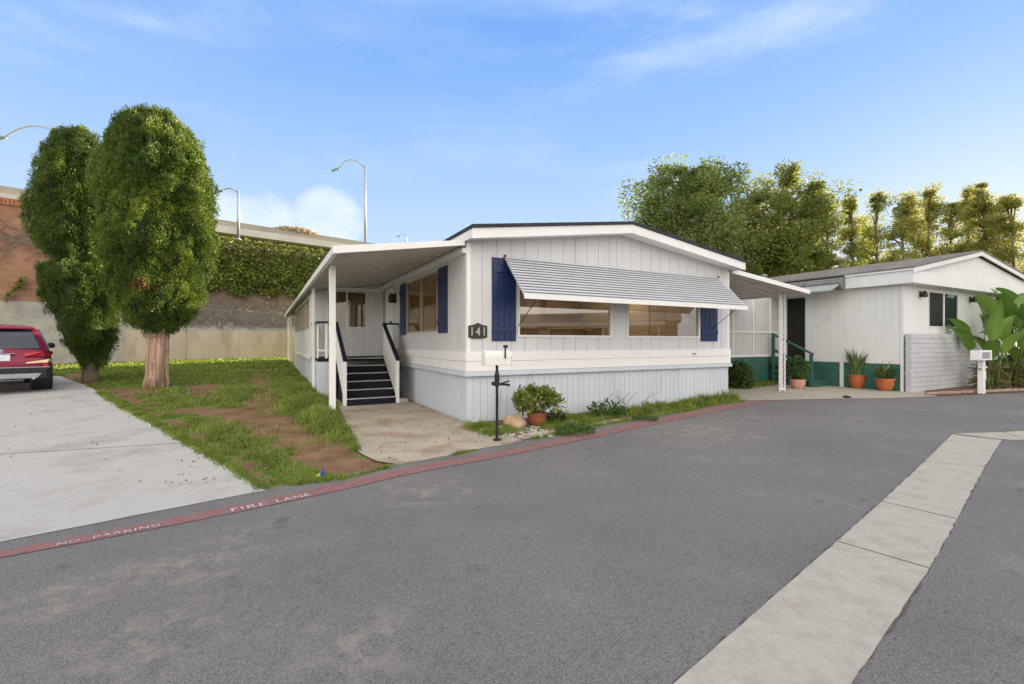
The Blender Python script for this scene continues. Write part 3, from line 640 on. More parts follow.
m_ = MB(); m_.box(W1-.13,W1-.101,.9,1.9,1.9,2.6); m_.build('picture', M['counter'], home)
for bb in ((W1-.13,W1-.101,2.6,3.4,1.0,2.95),(1.0,1.8,6.17,6.199,1.0,2.95)):
    m_ = MB(); m_.box(*bb); m_.build('interior_door', M['counter'], home)
for s, t in ((1.9,2.2),(3.3,4.2),(5.1,2.0),(5.5,4.8),(6.3,3.2)):
    m_ = MB(); m_.lathe([(.2,0),(.2,.03)], 20, (s,t,3.085)); m_.build('ceiling_light', M['lampglow'], home)

# porch cover, posts, enclosed room, deck and stairs
PS = -2.17; PV1 = 20.6
def pz(s): return 3.19 + (3.19-2.86)/2.17*min(0, s+.0)
m_ = MB(); nrib = 53
m_.hexa([(PS,0,pz(PS)),(-.045,0,pz(0)),(-.045,PV1,pz(0)),(PS,PV1,pz(PS)),(PS,0,pz(PS)+.05),(-.045,0,pz(0)+.05),(-.045,PV1,pz(0)+.05),(PS,PV1,pz(PS)+.05)])
for k in range(1, nrib):
    y = PV1*k/nrib; m_.hexa([(PS,y-.012,pz(PS)-.016),(-.045,y-.012,pz(0)-.016),(-.045,y+.012,pz(0)-.016),(PS,y+.012,pz(PS)-.016),(PS,y-.012,pz(PS)),(-.045,y-.012,pz(0)),(-.045,y+.012,pz(0)),(PS,y+.012,pz(PS))])
pc = m_.build('porch_cover', M['cover'], home)
m_ = MB()
m_.prism([(PS-.07,-.03,pz(PS)-.045),(-.05,-.03,pz(0)-.03),(-.05,-.03,pz(0)+.065),(PS-.07,-.03,pz(PS)+.075)], [(PS-.07,0,pz(PS)-.045),(-.05,0,pz(0)-.03),(-.05,0,pz(0)+.065),(PS-.07,0,pz(PS)+.075)])
m_.box(PS-.07, PS-.002, 0, PV1, pz(PS)-.045, pz(PS)+.075)
m_.build('gutter', M['white'], pc, bevel=.006)
m_ = MB(); m_.box(-.075,-.002,.02,6.42,3.035,3.12); m_.build('header_trim', M['white'], home, bevel=.006)
for t in (1.5, 5.3, 17.2, 20.3):
    x, y = H1(PS+.10, t); zb = float(terr(x, y))-.05
    hw = .055 if t < 2 else .036
    m_ = MB(); m_.box(PS+.105-hw,PS+.105+hw,t-hw,t+hw,zb,pz(PS+.16)-.018); m_.build('post', M['white'], home, bevel=.006)
RS = -2.02; RT0, RT1 = 6.43, 14.0
ADW = (-1.62,-.52,1.86,2.93)
m_ = MB(); wall_panel(m_, RS+.03, -.02, 1.04, lambda s: pz(s)-.02, [ADW], .3, .008, .01, front_mp(RT0+.01)); m_.build('porch_room_wall', M['siding'], home)
m_ = MB(); m_.box(RS,-.012,RT0-.03,RT0-.001,2.96,3.02); m_.build('porch_room_trim', M['white'], home)
window_front(*ADW, RT0, (-1.07,), 'glass_side', home, .03)
m_ = MB()
for k in range(46):
    s = -1.60+k*.0235; m_.bar((s, RT0+.12+.015*math.sin(k*1.7), 1.9), (s, RT0+.12+.015*math.sin(k*1.7), 2.9), .03, .02)
m_.build('curtain', M['curtain'], home)
pw = [(7.0+k*1.38, 7.0+k*1.38+1.2, 1.86, 2.72) for k in range(5)]
m_ = MB(); wall_panel(m_, RT0, RT1, 1.04, lambda s: 2.84, pw, .35, .01, .01, left_mp(RS)); m_.build('porch_room_wall', M['white2'], home)
for t0, t1, z0, z1 in pw: window_left(t0, t1, z0, z1, RS, ((t0+t1)/2,), 'glass_side', home)
m_ = MB(); wall_panel(m_, RT0, RT1, .05, lambda s: .96, [], .2, .012, .012, left_mp(RS+.02)); m_.build('porch_room_skirting', M['skirt'], home)
m_ = MB(); m_.box(RS-.04, RS+.02, RT0, RT1, .96, 1.04); m_.box(RS,-.02,RT1,RT1+.05,.1,2.8); m_.box(-1.95,-.1,9.0,9.05,1.0,2.8); m_.build('porch_room_sill', M['white2'], home)
DV = 4.65
m_ = MB(); m_.box(RS,-.02,DV,RT0-.02,.97,1.04); dk = m_.build('deck', M['carpet'], home)
m_ = MB(); wall_panel(m_, RS, -1.62, .03, lambda s: .96, [], .2, .012, .012, front_mp(DV+.03)); wall_panel(m_, DV+.05, RT0, .03, lambda s: .96, [], .2, .012, .012, left_mp(RS+.02)); m_.build('deck_skirting', M['skirt'], dk)
st = MB(); S0, S1 = -1.55, -.45; n = 6; rise = 1.04/n; tread = (DV-3.25)/(n-1)
for i in range(n-1): st.box(S0, S1, 3.25+i*tread, DV, i*rise+(.0 if i else .012), (i+1)*rise-.002)
stairs = st.build('stairs', M['carpet'], home)
m_ = MB()
for i in range(n): 
    y = 3.25+i*tread; m_.box(S0, S1, y-.018, y+.022, (i+1)*rise-.018, (i+1)*rise+.004)
m_.build('stair_nosing', M['nosing'], stairs)
for s in (S0-.04, S1+.04):
    m_ = MB(); y0, y1 = 3.30, DV
    m_.prism([(s-.018,y0,.14),(s-.018,y1,1.06),(s-.018,y1,1.88),(s-.018,y0,.98)], [(s+.018,y0,.14),(s+.018,y1,1.06),(s+.018,y1,1.88),(s+.018,y0,.98)])
    m_.build('stair_panel', M['white'], stairs)
    m_ = MB(); m_.box(s-.04,s+.04,y0-.06,y0+.02,.015,1.04); m_.build('newel_post', M['white'], stairs, bevel=.004)
    m_ = MB(); m_.bar((s,y0-.08,1.03),(s,y1+.02,1.93), .085, .05)
    if s > -1: m_.bar((s,y1+.02,1.93),(-.02,y1+.02,1.93), .085, .05)
    m_.build('handrail', M['rail'], stairs)
m_ = MB(); m_.bar((RS+.02,DV+.06,1.94),(S0-.02,DV+.06,1.94),.08,.05); m_.bar((RS+.02,DV+.02,1.94),(RS+.02,RT0-.03,1.94),.08,.05); m_.build('deck_rail', M['rail'], dk)
m_ = MB()
for s in (-1.66,-1.82): m_.box(s-.025,s+.025,DV+.04,DV+.08,1.04,1.91)
m2 = MB(); m2.box(S1+.30,S1+.34,DV+.0,DV+.04,1.04,1.90); m2.build('rail_post', M['white'], dk)
for k in range(4): m_.box(RS,RS+.04,DV+.25+k*.45,DV+.29+k*.45,1.04,1.91)
m_.box(RS,S0,DV+.045,DV+.075,1.22,1.26); m_.build('baluster', M['white'], dk)
# carport cover on the far side
CP1 = 10.52
def cz(s): return 3.22 - .36*(s-W1)/(CP1-W1)
m_ = MB(); m_.hexa([(W1+.16,-.0,cz(W1)),(CP1,-.0,cz(CP1)),(CP1,12,cz(CP1)),(W1+.16,12,cz(W1)),(W1+.16,-.0,cz(W1)+.05),(CP1,-.0,cz(CP1)+.05),(CP1,12,cz(CP1)+.05),(W1+.16,12,cz(W1)+.05)])
for k in range(1,30):
    y = 12*k/30; m_.hexa([(W1+.16,y-.012,cz(W1)-.016),(CP1,y-.012,cz(CP1)-.016),(CP1,y+.012,cz(CP1)-.016),(W1+.16,y+.012,cz(W1)-.016),(W1+.16,y-.012,cz(W1)),(CP1,y-.012,cz(CP1)),(CP1,y+.012,cz(CP1)),(W1+.16,y+.012,cz(W1))])
cpt = m_.build('carport_cover', M['cover'], home)
m_ = MB(); m_.prism([(W1+.1,-.03,cz(W1)-.04),(CP1+.05,-.03,cz(CP1)-.04),(CP1+.05,-.03,cz(CP1)+.075),(W1+.1,-.03,cz(W1)+.075)], [(W1+.1,0,cz(W1)-.04),(CP1+.05,0,cz(CP1)-.04),(CP1+.05,0,cz(CP1)+.075),(W1+.1,0,cz(W1)+.075)])
m_.box(CP1,CP1+.05,0,12,cz(CP1)-.04,cz(CP1)+.075); m_.build('gutter', M['white'], cpt)
for t in (.5, 8.0):                                            # lattice columns of flat iron
    m_ = MB(); zt = cz(10.1)-.02
    for s in (9.98, 10.24): m_.box(s-.014,s+.014,t-.014,t+.014,.012,zt)
    m_.box(10.36,10.42,t+.18,t+.24,.012,cz(10.42)-.02); m_.box(9.98,10.24,t-.015,t+.015,.06,.10)
    nz_ = 9
    for k in range(nz_):
        z0 = .10+(zt-.12)*k/nz_; z1 = .10+(zt-.12)*(k+1)/nz_; zm = (z0+z1)/2
        for a, b in (((10.0,z0),(10.22,zm)),((10.22,zm),(10.0,z1)),((10.22,z0),(10.0,zm)),((10.0,zm),(10.22,z1))):
            m_.bar((a[0],t,a[1]),(b[0],t,b[1]),.010,.012)
    m_.build('lattice_post', M['white'], home)

# ------------------------------------------------------------------ neighbour's home
nh = thing('mobile_home', 'cream white mobile home with green skirting and low brown roof beside the carport', 'mobile home', (BX, BY, 0), ANG)
NW = 8.9; ND = 13.0
NWIN = [(1.6,3.75,1.90,3.02), (5.75,8.3,1.90,3.02)]
m_ = MB(); wall_panel(m_, .0, NW, .8, lambda s: 3.16, NWIN, 1.2, .006, .006, front_mp(.006)); m_.build('wall', M['white2'], nh)
m_ = MB(); wall_panel(m_, .07, ND, .80, lambda s: 3.2, [(2.75,3.38,.8,2.98)], .205, .03, .014, left_mp(.01)); wall_panel(m_, .07, ND, .1, lambda s: 3.2, [], .205, .03, .014, right_mp(NW-.01)); wall_panel(m_, .07, NW-.07, .1, lambda s: 3.2, [], .4, .03, .014, back_mp(ND-.01)); m_.build('wall', M['white2'], nh)
m_ = MB(); m_.box(-.012,.06,-.012,.06,0,3.16); m_.build('corner_trim', M['white2'], nh)
m_ = MB(); m_.box(-.02,.0,1.55,1.66,.02,.8); m_.build('skirting_batten', M['white2'], nh)
m_ = MB(); m_.box(.0,.03,.06,ND,.0,.80); m_.build('skirting', M['green'], nh)
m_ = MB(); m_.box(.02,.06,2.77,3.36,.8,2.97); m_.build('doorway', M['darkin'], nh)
def nfr(s0, s1, z0, z1):
    m2 = MB(); mid = (s0+s1)/2; fw = .04
    for a, b in ((s0,mid),(mid,s1)):
        m2.box(a,b,-.02,.04,z0,z0+fw); m2.box(a,b,-.02,.04,z1-fw,z1); m2.box(a,a+fw,-.02,.04,z0+fw,z1-fw); m2.box(b-fw,b,-.02,.04,z0+fw,z1-fw)
    fr = m2.build('window', M['white2'], nh)
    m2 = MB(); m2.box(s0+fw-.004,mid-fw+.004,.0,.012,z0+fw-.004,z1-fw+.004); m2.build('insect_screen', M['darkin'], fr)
    m2 = MB(); m2.box(mid+fw-.004,s1-fw+.004,.0,.006,z0+fw-.004,z1-fw+.004); m2.build('pane', M['carglass'], fr)
for q in NWIN: nfr(*q)
for s in (1.05, 4.7, 8.55):
    m_ = MB(); m_.box(s-.04,s+.04,-.04,-.006,2.80,2.98); lm = m_.build('wall_lamp', M['bronze'], nh)
    m_ = MB(); m_.lathe([(.03,.0),(.09,.02),(.06,.15),(.02,.2)], 12, (s,-.12,2.78)); m_.build('lamp_shade', M['bronze'], lm)
# frieze boards, gable and roof
AP = 4.45; AZ = 4.42
def nzr(s): return 3.54 + (AZ-3.54)*(s+.28)/(AP+.28) if s < AP else AZ - .132*(s-AP)
m_ = MB(); m_.box(-.28, NW+.2, -.35, -.30, 3.12, 3.47); m_.box(-.28,-.23,-.30,1.37,3.12,3.47); m_.box(-.23, NW+.2, -.30, .0, 3.12, 3.15); m_.box(-.23,-.0,.0,ND,3.12,3.15); m_.box(-.28,-.23,5.4,ND,3.12,3.47)
m_.build('frieze_board', M['white2'], nh, bevel=.004)
m_ = MB()
pts = [(-.2,3.48),(AP,nzr(AP)-.14),(NW+.2,nzr(NW+.2)-.14),(NW+.2,3.48)]
m_.prism([(s,-.26,z) for s,z in pts], [(s,-.22,z) for s,z in pts]); m_.box(AP-.02,AP+.22,-.268,-.26,3.5,nzr(AP)-.2); m_.build('gable', M['white2'], nh)
m_ = MB()
for a, b in ((-.32,AP),(AP,NW+.35)):
    m_.prism([(a,-.39,nzr(a)-.13),(b,-.39,nzr(b)-.13),(b,-.39,nzr(b)-.002),(a,-.39,nzr(a)-.002)], [(a,-.35,nzr(a)-.13),(b,-.35,nzr(b)-.13),(b,-.35,nzr(b)-.002),(a,-.35,nzr(a)-.002)])
m_.box(-.32,-.28,-.35,1.37,3.475,3.535); m_.build('fascia', M['white2'], nh)
m_ = MB()
for a, b in ((-.33,AP),(AP,NW+.36)):
    m_.hexa([(a,-.40,nzr(a)),(b,-.40,nzr(b)),(b,ND+.3,nzr(b)),(a,ND+.3,nzr(a)),(a,-.40,nzr(a)+.05),(b,-.40,nzr(b)+.05),(b,ND+.3,nzr(b)+.05),(a,ND+.3,nzr(a)+.05)])
rf = m_.build('roof', M['roof2'], nh)
m_ = MB(); m_.tube([(1.2,5.0,3.7),(1.2,5.0,4.05)], .09, 12); m_.lathe([(.13,0),(.15,.05),(.05,.1)], 12, (1.2,5.0,4.05)); m_.build('roof_vent', M['galv'], rf)
# metal awning along the side, with a ribbed valance
m_ = MB()
m_.hexa([(-1.0,1.40,3.02),(-.28,1.40,3.36),(-.28,5.4,3.36),(-1.0,5.4,3.02),(-1.0,1.40,3.06),(-.28,1.40,3.42),(-.28,5.4,3.42),(-1.0,5.4,3.06)]); 
sa_ = m_.build('side_awning', mat('grey_green_metal', (.34,.38,.34), .5, .1, 3, col2=(.25,.25,.21), c2pos=(.5,.7), c2scale=3), nh); m_ = MB()
m_.prism([(-.28,1.37,3.10),(-.28,1.37,3.5),(-.52,1.37,3.44),(-.62,1.37,3.30),(-.5,1.37,3.12)], [(-.28,5.4,3.10),(-.28,5.4,3.5),(-.52,5.4,3.44),(-.62,5.4,3.30),(-.5,5.4,3.12)])
for k in range(20): y = 1.45+k*.2; m_.bar((-.535,y,3.45),(-.635,y,3.29),.03,.016)
m_.build('awning_valance', mat('weathered_metal', (.17,.175,.165), .6, .15, 4, col2=(.12,.11,.09), c2pos=(.5,.7), c2scale=5), sa_)
# projecting screened room behind the steps
m_ = MB(); m_.box(-3.6,-.0,3.42,3.50,.95,3.0); m_.box(-3.6,-3.5,3.5,8,.5,3.0); m_.build('screen_wall', mat('translucent_panel', (.50,.50,.50), .6, .08, 2, col2=(.40,.40,.39), c2pos=(.5,.75), c2scale=4), nh)
m_ = MB(); m_.box(-3.6,-.02,3.395,3.42,1.76,1.81); m_.box(-3.6,-.02,3.395,3.42,.95,1.02)
for s in (-1.85,-2.9,-.9): m_.box(s-.03,s+.03,3.385,3.42,.95,3.0)
m_.build('screen_trim', M['white2'], nh)
m_ = MB(); m_.box(-3.6,-.02,3.41,3.49,.0,.95); m_.build('screen_skirting', M['green'], nh)
# green steps with a handrail
m_ = MB()
for i in range(4): m_.box(-.95,-.05,1.95+i*.26,3.38,.2*i+.014,.2*(i+1)-.045); m_.box(-.99,-.03,1.92+i*.26,1.95+(i+1)*.26+.02,.2*(i+1)-.043,.2*(i+1))
stp = m_.build('steps', M['green'], nh)
m_ = MB(); m_.box(-1.04,-.96,1.96,2.04,.014,1.06); m_.box(-1.04,-.96,3.2,3.28,.014,1.75); m_.bar((-1.0,1.93,1.06),(-1.0,3.3,1.74),.09,.05); m_.bar((-1.0,2.0,.6),(-1.0,3.25,1.2),.05,.08); m_.build('handrail', M['green'], stp)

# slump-block wall below the neighbour's windows
def brickmat(name, c1, c2, mortar, bw, bh, msize=.01, scale=1.0, axis='x', bump=.6):
    m = bpy.data.materials.new(name); m.use_nodes = True; nt_ = m.node_tree; Lk = nt_.links.new
    b = nt_.nodes['Principled BSDF']; b.inputs['Roughness'].default_value = .9; b.inputs['Specular IOR Level'].default_value = .2
    t = node(nt_, 'ShaderNodeTexCoord'); sx = node(nt_, 'ShaderNodeSeparateXYZ'); Lk(t.outputs['Object'], sx.inputs[0])
    cx = node(nt_, 'ShaderNodeCombineXYZ'); Lk(sx.outputs['X'], cx.inputs[0]); Lk(sx.outputs['Z'], cx.inputs[1])
    br = node(nt_, 'ShaderNodeTexBrick'); Lk(cx.outputs[0], br.inputs['Vector'])
    br.inputs['Scale'].default_value = scale; br.inputs['Brick Width'].default_value = bw; br.inputs['Row Height'].default_value = bh; br.inputs['Mortar Size'].default_value = msize; br.inputs['Mortar Smooth'].default_value = .3
    br.inputs['Color1'].default_value = (*c1,1); br.inputs['Color2'].default_value = (*c2,1); br.inputs['Mortar'].default_value = (*mortar,1)
    nz = node(nt_, 'ShaderNodeTexNoise'); nz.inputs['Scale'].default_value = 2.0; nz.inputs['Detail'].default_value = 8; Lk(t.outputs['Object'], nz.inputs['Vector'])
    cr = node(nt_, 'ShaderNodeValToRGB'); e = cr.color_ramp.elements; e[0].position=.3; e[0].color=(.72,.72,.72,1); e[1].position=.7; e[1].color=(1.1,1.1,1.1,1); Lk(nz.outputs['Fac'], cr.inputs['Fac'])
    mx = node(nt_, 'ShaderNodeMix', data_type='RGBA', blend_type='MULTIPLY'); mx.inputs['Factor'].default_value = 1; Lk(br.outputs['Color'], mx.inputs[6]); Lk(cr.outputs[0], mx.inputs[7]); Lk(mx.outputs[2], b.inputs['Base Color'])
    bp = node(nt_, 'ShaderNodeBump'); bp.inputs['Strength'].default_value = bump; bp.inputs['Distance'].default_value = .01; bp.invert = True; Lk(br.outputs['Fac'], bp.inputs['Height'])
    b2 = node(nt_, 'ShaderNodeBump'); b2.inputs['Strength'].default_value = .3; b2.inputs['Distance'].default_value = .02; Lk(nz.outputs['Fac'], b2.inputs['Height']); Lk(bp.outputs[0], b2.inputs['Normal']); Lk(b2.outputs[0], b.inputs['Normal'])
    return m
bw = thing('block_wall', 'pale grey painted block wall below the windows of the green skirted home', 'wall', (BX, BY, 0), ANG)
r_ = random.Random(5); m_ = MB()
for k in range(12):
    z0 = k*.141; s = -.02 if k % 2 else -.2
    while s < 4.6:
        a = max(s, -.02); b = min(s+.40, 4.6); j = r_.uniform(0,.016)
        m_.box(a+.003, b-.003, -.20-j, -.06, z0+.003, z0+.138); s += .40
m_.build('blockwork', mat('painted_block', (.50,.505,.53), .85, .08, 3, .35, 18, col2=(.42,.42,.43), c2pos=(.5,.75), c2scale=3), bw, bevel=.008)
m_ = MB(); m_.box(-.01,4.59,-.185,-.06,0,1.69); m_.build('mortar', mat('block_mortar', (.44,.44,.46), .9, .1, 4), bw)

# ------------------------------------------------------------------ back wall, ivy, overpass, lamps
WDX, WDY = .735, .678
w0 = G(60, 366)
def wall_at(px):                                    # distance along the wall line for a pixel column
    k = (px-CX)/F; s = (k*w0[1]-w0[0])/(WDX-k*WDY); return s, w0[1]+s*WDY
def wz(px, py): s, d = wall_at(px); return CH + (HY-py)/F*d
WANG = math.atan2(WDY, WDX)
Zg = float(terr(*w0))
zgrey = wz(60, 303); ztl = wz(10, 198); zt2 = wz(225, 242)
bwall = thing('boundary_wall', 'tall brick wall on a grey block base behind the lawn', 'wall', (w0[0], w0[1], 0), WANG)
WL0, WL1 = -26.0, 30.0
m_ = MB(); m_.box(WL0, WL1, 0, .5, Zg-.6, zgrey); m_.build('block_base', brickmat('grey_block', (.43,.40,.35), (.38,.36,.32), (.36,.34,.31), 2.4, 1.25, .012, 1.0, bump=.3), bwall)
zlow_ = wz(250, 331)
m_ = MB(); s = 2.2; r_ = random.Random(4)
while s < WL1:
    m_.box(s+.006, s+2.394, -.16, 0, Zg-.6, zlow_+r_.uniform(-.01,.01)); s += 2.4
m_.build('stucco_panel', mat('tan_stucco', (.50,.42,.31), .9, .12, 1.2, .1, 30, col2=(.32,.27,.20), c2pos=(.5,.75), c2scale=1.3, stretch=(1,1,.4)), bwall)
m_ = MB(); m_.box(WL0, 2.6, .12, .5, zgrey, ztl-.30); m_.box(2.6, WL1, .12, .5, zgrey, zt2-.25); m_.build('brickwork', brickmat('red_brick', (.40,.20,.115), (.31,.15,.09), (.30,.22,.17), .42, .135, .016, 1.0), bwall)
m_ = MB(); s = WL0; r_ = random.Random(2)
while s < 2.5:
    m_.box(s+.008, s+.112, .06-r_.uniform(0,.012), .5, ztl-.298, ztl+r_.uniform(-.006,.006)); s += .12
m_.build('brick_coping', mat('coping_brick', (.40,.17,.09), .9, .3, 6, .3, 30, col2=(.28,.12,.07), c2pos=(.4,.7), c2scale=9), bwall)
m_ = MB(); m_.box(2.6, WL1, .08, .54, zt2-.25, zt2-.13); m_.build('wall_cap', M['barrier'], bwall)
# ivy hanging over the wall top, right of the cypresses
n = 21000; r = np.random.default_rng(31)
s = r.uniform(1.5, 21, n); depth_max = (zt2 - wz(225,292)) * (1 + .08*sines(s[:,None]*np.array([[1.0]]), 2.2, 4) + .05*sines(s[:,None]*np.array([[1.0]]), .7, 6))
u_ = r.uniform(0,1,n)**.85; z = zt2 + .04 - u_*depth_max*np.where(s > 15, 1.2, 1.0)
Pv = np.stack([s, -.02 - np.abs(r.normal(0,.09,n)) - .10*(1-u_), z + r.normal(0,.04,n)], 1)
Pv[:,2] += .07*sines(s[:,None]*np.array([[1.0]]), .9, 9)*(1-u_)
Dv = np.stack([r.normal(0,.6,n), -np.abs(r.normal(.5,.3,n)), r.normal(-.5,.4,n)], 1)
tint = .34 + .2*sines(Pv, 1.1, 8) + r.normal(0,.16,n)
ivy = thing('climbing_ivy', 'green ivy spilling over the top of the tall brick wall', 'ivy', (w0[0], w0[1], 0), WANG)
tag(leaves('ivy_leaves', Pv, Dv, r.uniform(.11,.2,n), r.uniform(.09,.16,n), M['ivy'], ivy, tint, 5), kind='stuff')
n = 3800; s = r.uniform(1.5, 21, n)
Pv = np.stack([s, r.uniform(-.12,.2,n), zt2 + .10 + .07*sines(s[:,None]*np.array([[1.0]]), .9, 9) + r.normal(0,.06,n)], 1)
tag(leaves('ivy_new_growth', Pv, np.stack([r.normal(0,.6,n), r.normal(-.2,.4,n), np.abs(r.normal(.6,.3,n))],1), r.uniform(.08,.17,n), r.uniform(.06,.12,n), M['ivytop'], ivy, None, 6), kind='stuff')
# bare stems creeping over brick and block
m_ = MB(); r_ = random.Random(9)
def creep(s, z, n_, dirx, zmin, rad):
    pts = [(s, .10, z)]
    for _ in range(n_):
        s += r_.gauss(dirx, .16); z -= abs(r_.gauss(.17, .12)); yy = .085 if z > zgrey else -.03
        if z < zlow_+.02: break
        pts.append((s, yy, z))
        if z < zmin: break
    if len(pts) > 2: m_.tube(pts, [rad*(1-.6*i/len(pts)) for i in range(len(pts))], 4, False)
zi = zt2 - (zt2 - wz(225,290))
for k in range(1300): creep(r_.uniform(1.5, 22), zi + r_.uniform(-1.5,.7), r_.randint(3, 9), r_.gauss(0,.16), zgrey-.3, r_.uniform(.010,.030))
m_.build('ivy_stems', M['vine'], ivy)
m_ = MB()
for k in range(1500): creep(r_.uniform(1.5, 22), zgrey + r_.uniform(-.5,.6), r_.randint(2, 6), r_.gauss(0,.22), zgrey-.8, r_.uniform(.008,.022))
m_.build('grey_ivy_stems', M['twig'], ivy)
m_ = MB()
for k in range(70): creep(r_.uniform(-6, 1.0), ztl - r_.uniform(.9, 1.5), r_.randint(4,9), r_.gauss(0,.28), ztl-2.4, r_.uniform(.008,.018))
vn = m_.build('bare_vine', M['vine'], None); vn.location = (w0[0], w0[1], 0); vn.rotation_euler = (0,0,WANG); tag(vn, 'thin leafless vine stems spread over the bare red brick', 'vine')
n = 260; r = np.random.default_rng(3); t = r.uniform(0,1,n); px_s = wall_at(20)[0]
Pv = np.stack([px_s + .55*np.sin(t*1.6) - .45 + r.normal(0,.06,n), -.05-np.abs(r.normal(0,.05,n)), wz(18,300) + 1.0*t**.8*1.0 + r.normal(0,.05,n)], 1)
spr = leaves('hanging_creeper', Pv, np.stack([r.normal(0,.5,n), -np.abs(r.normal(.4,.2,n)), r.normal(-.6,.3,n)],1), r.uniform(.07,.14,n), r.uniform(.05,.09,n), M['ivytop'], None, r.uniform(0,.7,n), 4)
spr.location = (w0[0], w0[1], 0); spr.rotation_euler = (0,0,WANG); tag(spr, 'small yellow green creeper hanging on the brick left of the cypresses', 'creeper')

OD = 5.0                                            # the overpass runs parallel behind the wall
ox, oy = w0[0]-WDY*OD, w0[1]+WDX*OD
def op_at(px): k = (px-CX)/F; s = (k*oy-ox)/(WDX-k*WDY); return s, oy+s*WDY
def oz(px, py): s, d = op_at(px); return CH+(HY-py)/F*d
zo = oz(227, 220); zo2 = oz(371, 242.5); zo = (zo+zo2)/2
over = thing('overpass', 'concrete highway overpass edge running behind the ivy wall', 'overpass', (ox, oy, 0), WANG)
sc_ = (oz(227,218.5)-oz(227,232))
O0, O1 = -28, 95
m_ = MB(); m_.prism([(O0,.10,zo-.5*sc_),(O0,.16,zo),(O0,.36,zo),(O0,.42,zo-.5*sc_)], [(O1,.10,zo-.5*sc_),(O1,.16,zo),(O1,.36,zo),(O1,.42,zo-.5*sc_)]); m_.build('barrier', M['barrier'], over)
m_ = MB(); m_.prism([(O0,-.15,zo-1.0*sc_),(O0,-.22,zo-.52*sc_),(O0,9,zo-.5*sc_),(O0,9,zo-.9*sc_)], [(O1,-.15,zo-1.0*sc_),(O1,-.22,zo-.52*sc_),(O1,9,zo-.5*sc_),(O1,9,zo-.9*sc_)]); m_.build('deck', mat('deck_edge_concrete', (.66,.62,.55), .85, .1, 1.0), over)
m_ = MB(); m_.box(O0, O1, .75, 1.2, zo-3.2, zo-.93*sc_); m_.box(O0,O1,7,7.5,zo-3.2,zo-.9*sc_)
for k in range(7): m_.box(O0+8+k*16, O0+9.6+k*16, 2.5, 5, 0, zo-1.0*sc_)
m_.build('girder', M['girder'], over)
r = np.random.default_rng(8); n = 900; s0, _ = op_at(300)
a = r.uniform(0, 2*math.pi, n); rr = np.sqrt(r.uniform(0,1,n))
hx = rr*np.cos(a); Pv = np.stack([s0+hx*1.5, .5+rr*np.sin(a)*.5, zo-.1+r.uniform(.3,1,n)*.40*(1-rr**4)], 1)
db = leaves('dry_bush', Pv, np.stack([r.normal(0,.6,n), r.normal(0,.6,n), np.abs(r.normal(.5,.4,n))],1), r.uniform(.14,.28,n), r.uniform(.07,.13,n), M['drybush'], None, None, 2)
db.location = (ox, oy, 0); db.rotation_euler = (0,0,WANG); tag(db, 'dry tan bush showing over the overpass barrier beside a lamp', 'bush')

def lamp(px, ptop, pbase, d, arm_px, arm_rise, head_dy, label, rad=.09):
    sc = d/F; x = (px-CX)*sc; z1 = CH+(HY-ptop)*sc; z0 = CH+(HY-pbase)*sc
    L0 = thing('street_lamp', label, 'street lamp', (x, d, z0), 0, 'street lamps along the overpass')
    m2 = MB(); m2.tube([(0,0,0),(0,0,(z1-z0)*.5),(0,0,z1-z0)], [rad*1.35, rad*1.1, rad*.8], 12); m2.lathe([(rad*2.2,0),(rad*2.2,.06),(rad*1.4,.1)], 12); m2.build('pole', M['galv'], L0, True)
    al = arm_px*sc; hz_ = z1-z0-3.0*sc
    pts = []
    for k in range(11):
        t = k/10; pts.append((al*t, -.25*t, hz_ + arm_rise*sc*math.sin(math.pi*min(1, t*1.0)*.75)*1.25 - head_dy*sc*t**2.4))
    m2 = MB(); m2.tube(pts, [rad*.62]*11, 8); m2.build('arm', M['galv'], L0, True)
    e = Vector(pts[-1]); sg = -1 if al < 0 else 1
    m2 = MB(); w_ = max(.16, abs(al)*.075)
    m2.tube([e+Vector((-sg*.1,0,.02)), e+Vector((sg*w_*1.2,0,.0)), e+Vector((sg*w_*2.6,0,-.10)), e+Vector((sg*w_*3.2,0,-.12))], [.07,w_*.6,w_*.55,.05], 10); m2.build('lamp_head', M['lamphead'], L0, True)
dA = op_at(365)[1]
lamp(365.2, 165, 247, dA+1, -26, 8.5, 10, 'tall street lamp rising beside the porch roof, arm over the sky', .085)
lamp(238.3, 190, 240, op_at(239)[1]-1.5, -14, 4, 3, 'shorter street lamp just right of the cypress crown', .07)
lamp(54.5, 127, 240, op_at(54)[1]+.5, -45, 4.5, 14, 'street lamp arching left above the cypress nearest the car', .075)
lamp(406.5, 233.5, 246, dA*2.2, -6.5, 3.0, 2.5, 'tiny distant street lamp just above the porch roof', .09)

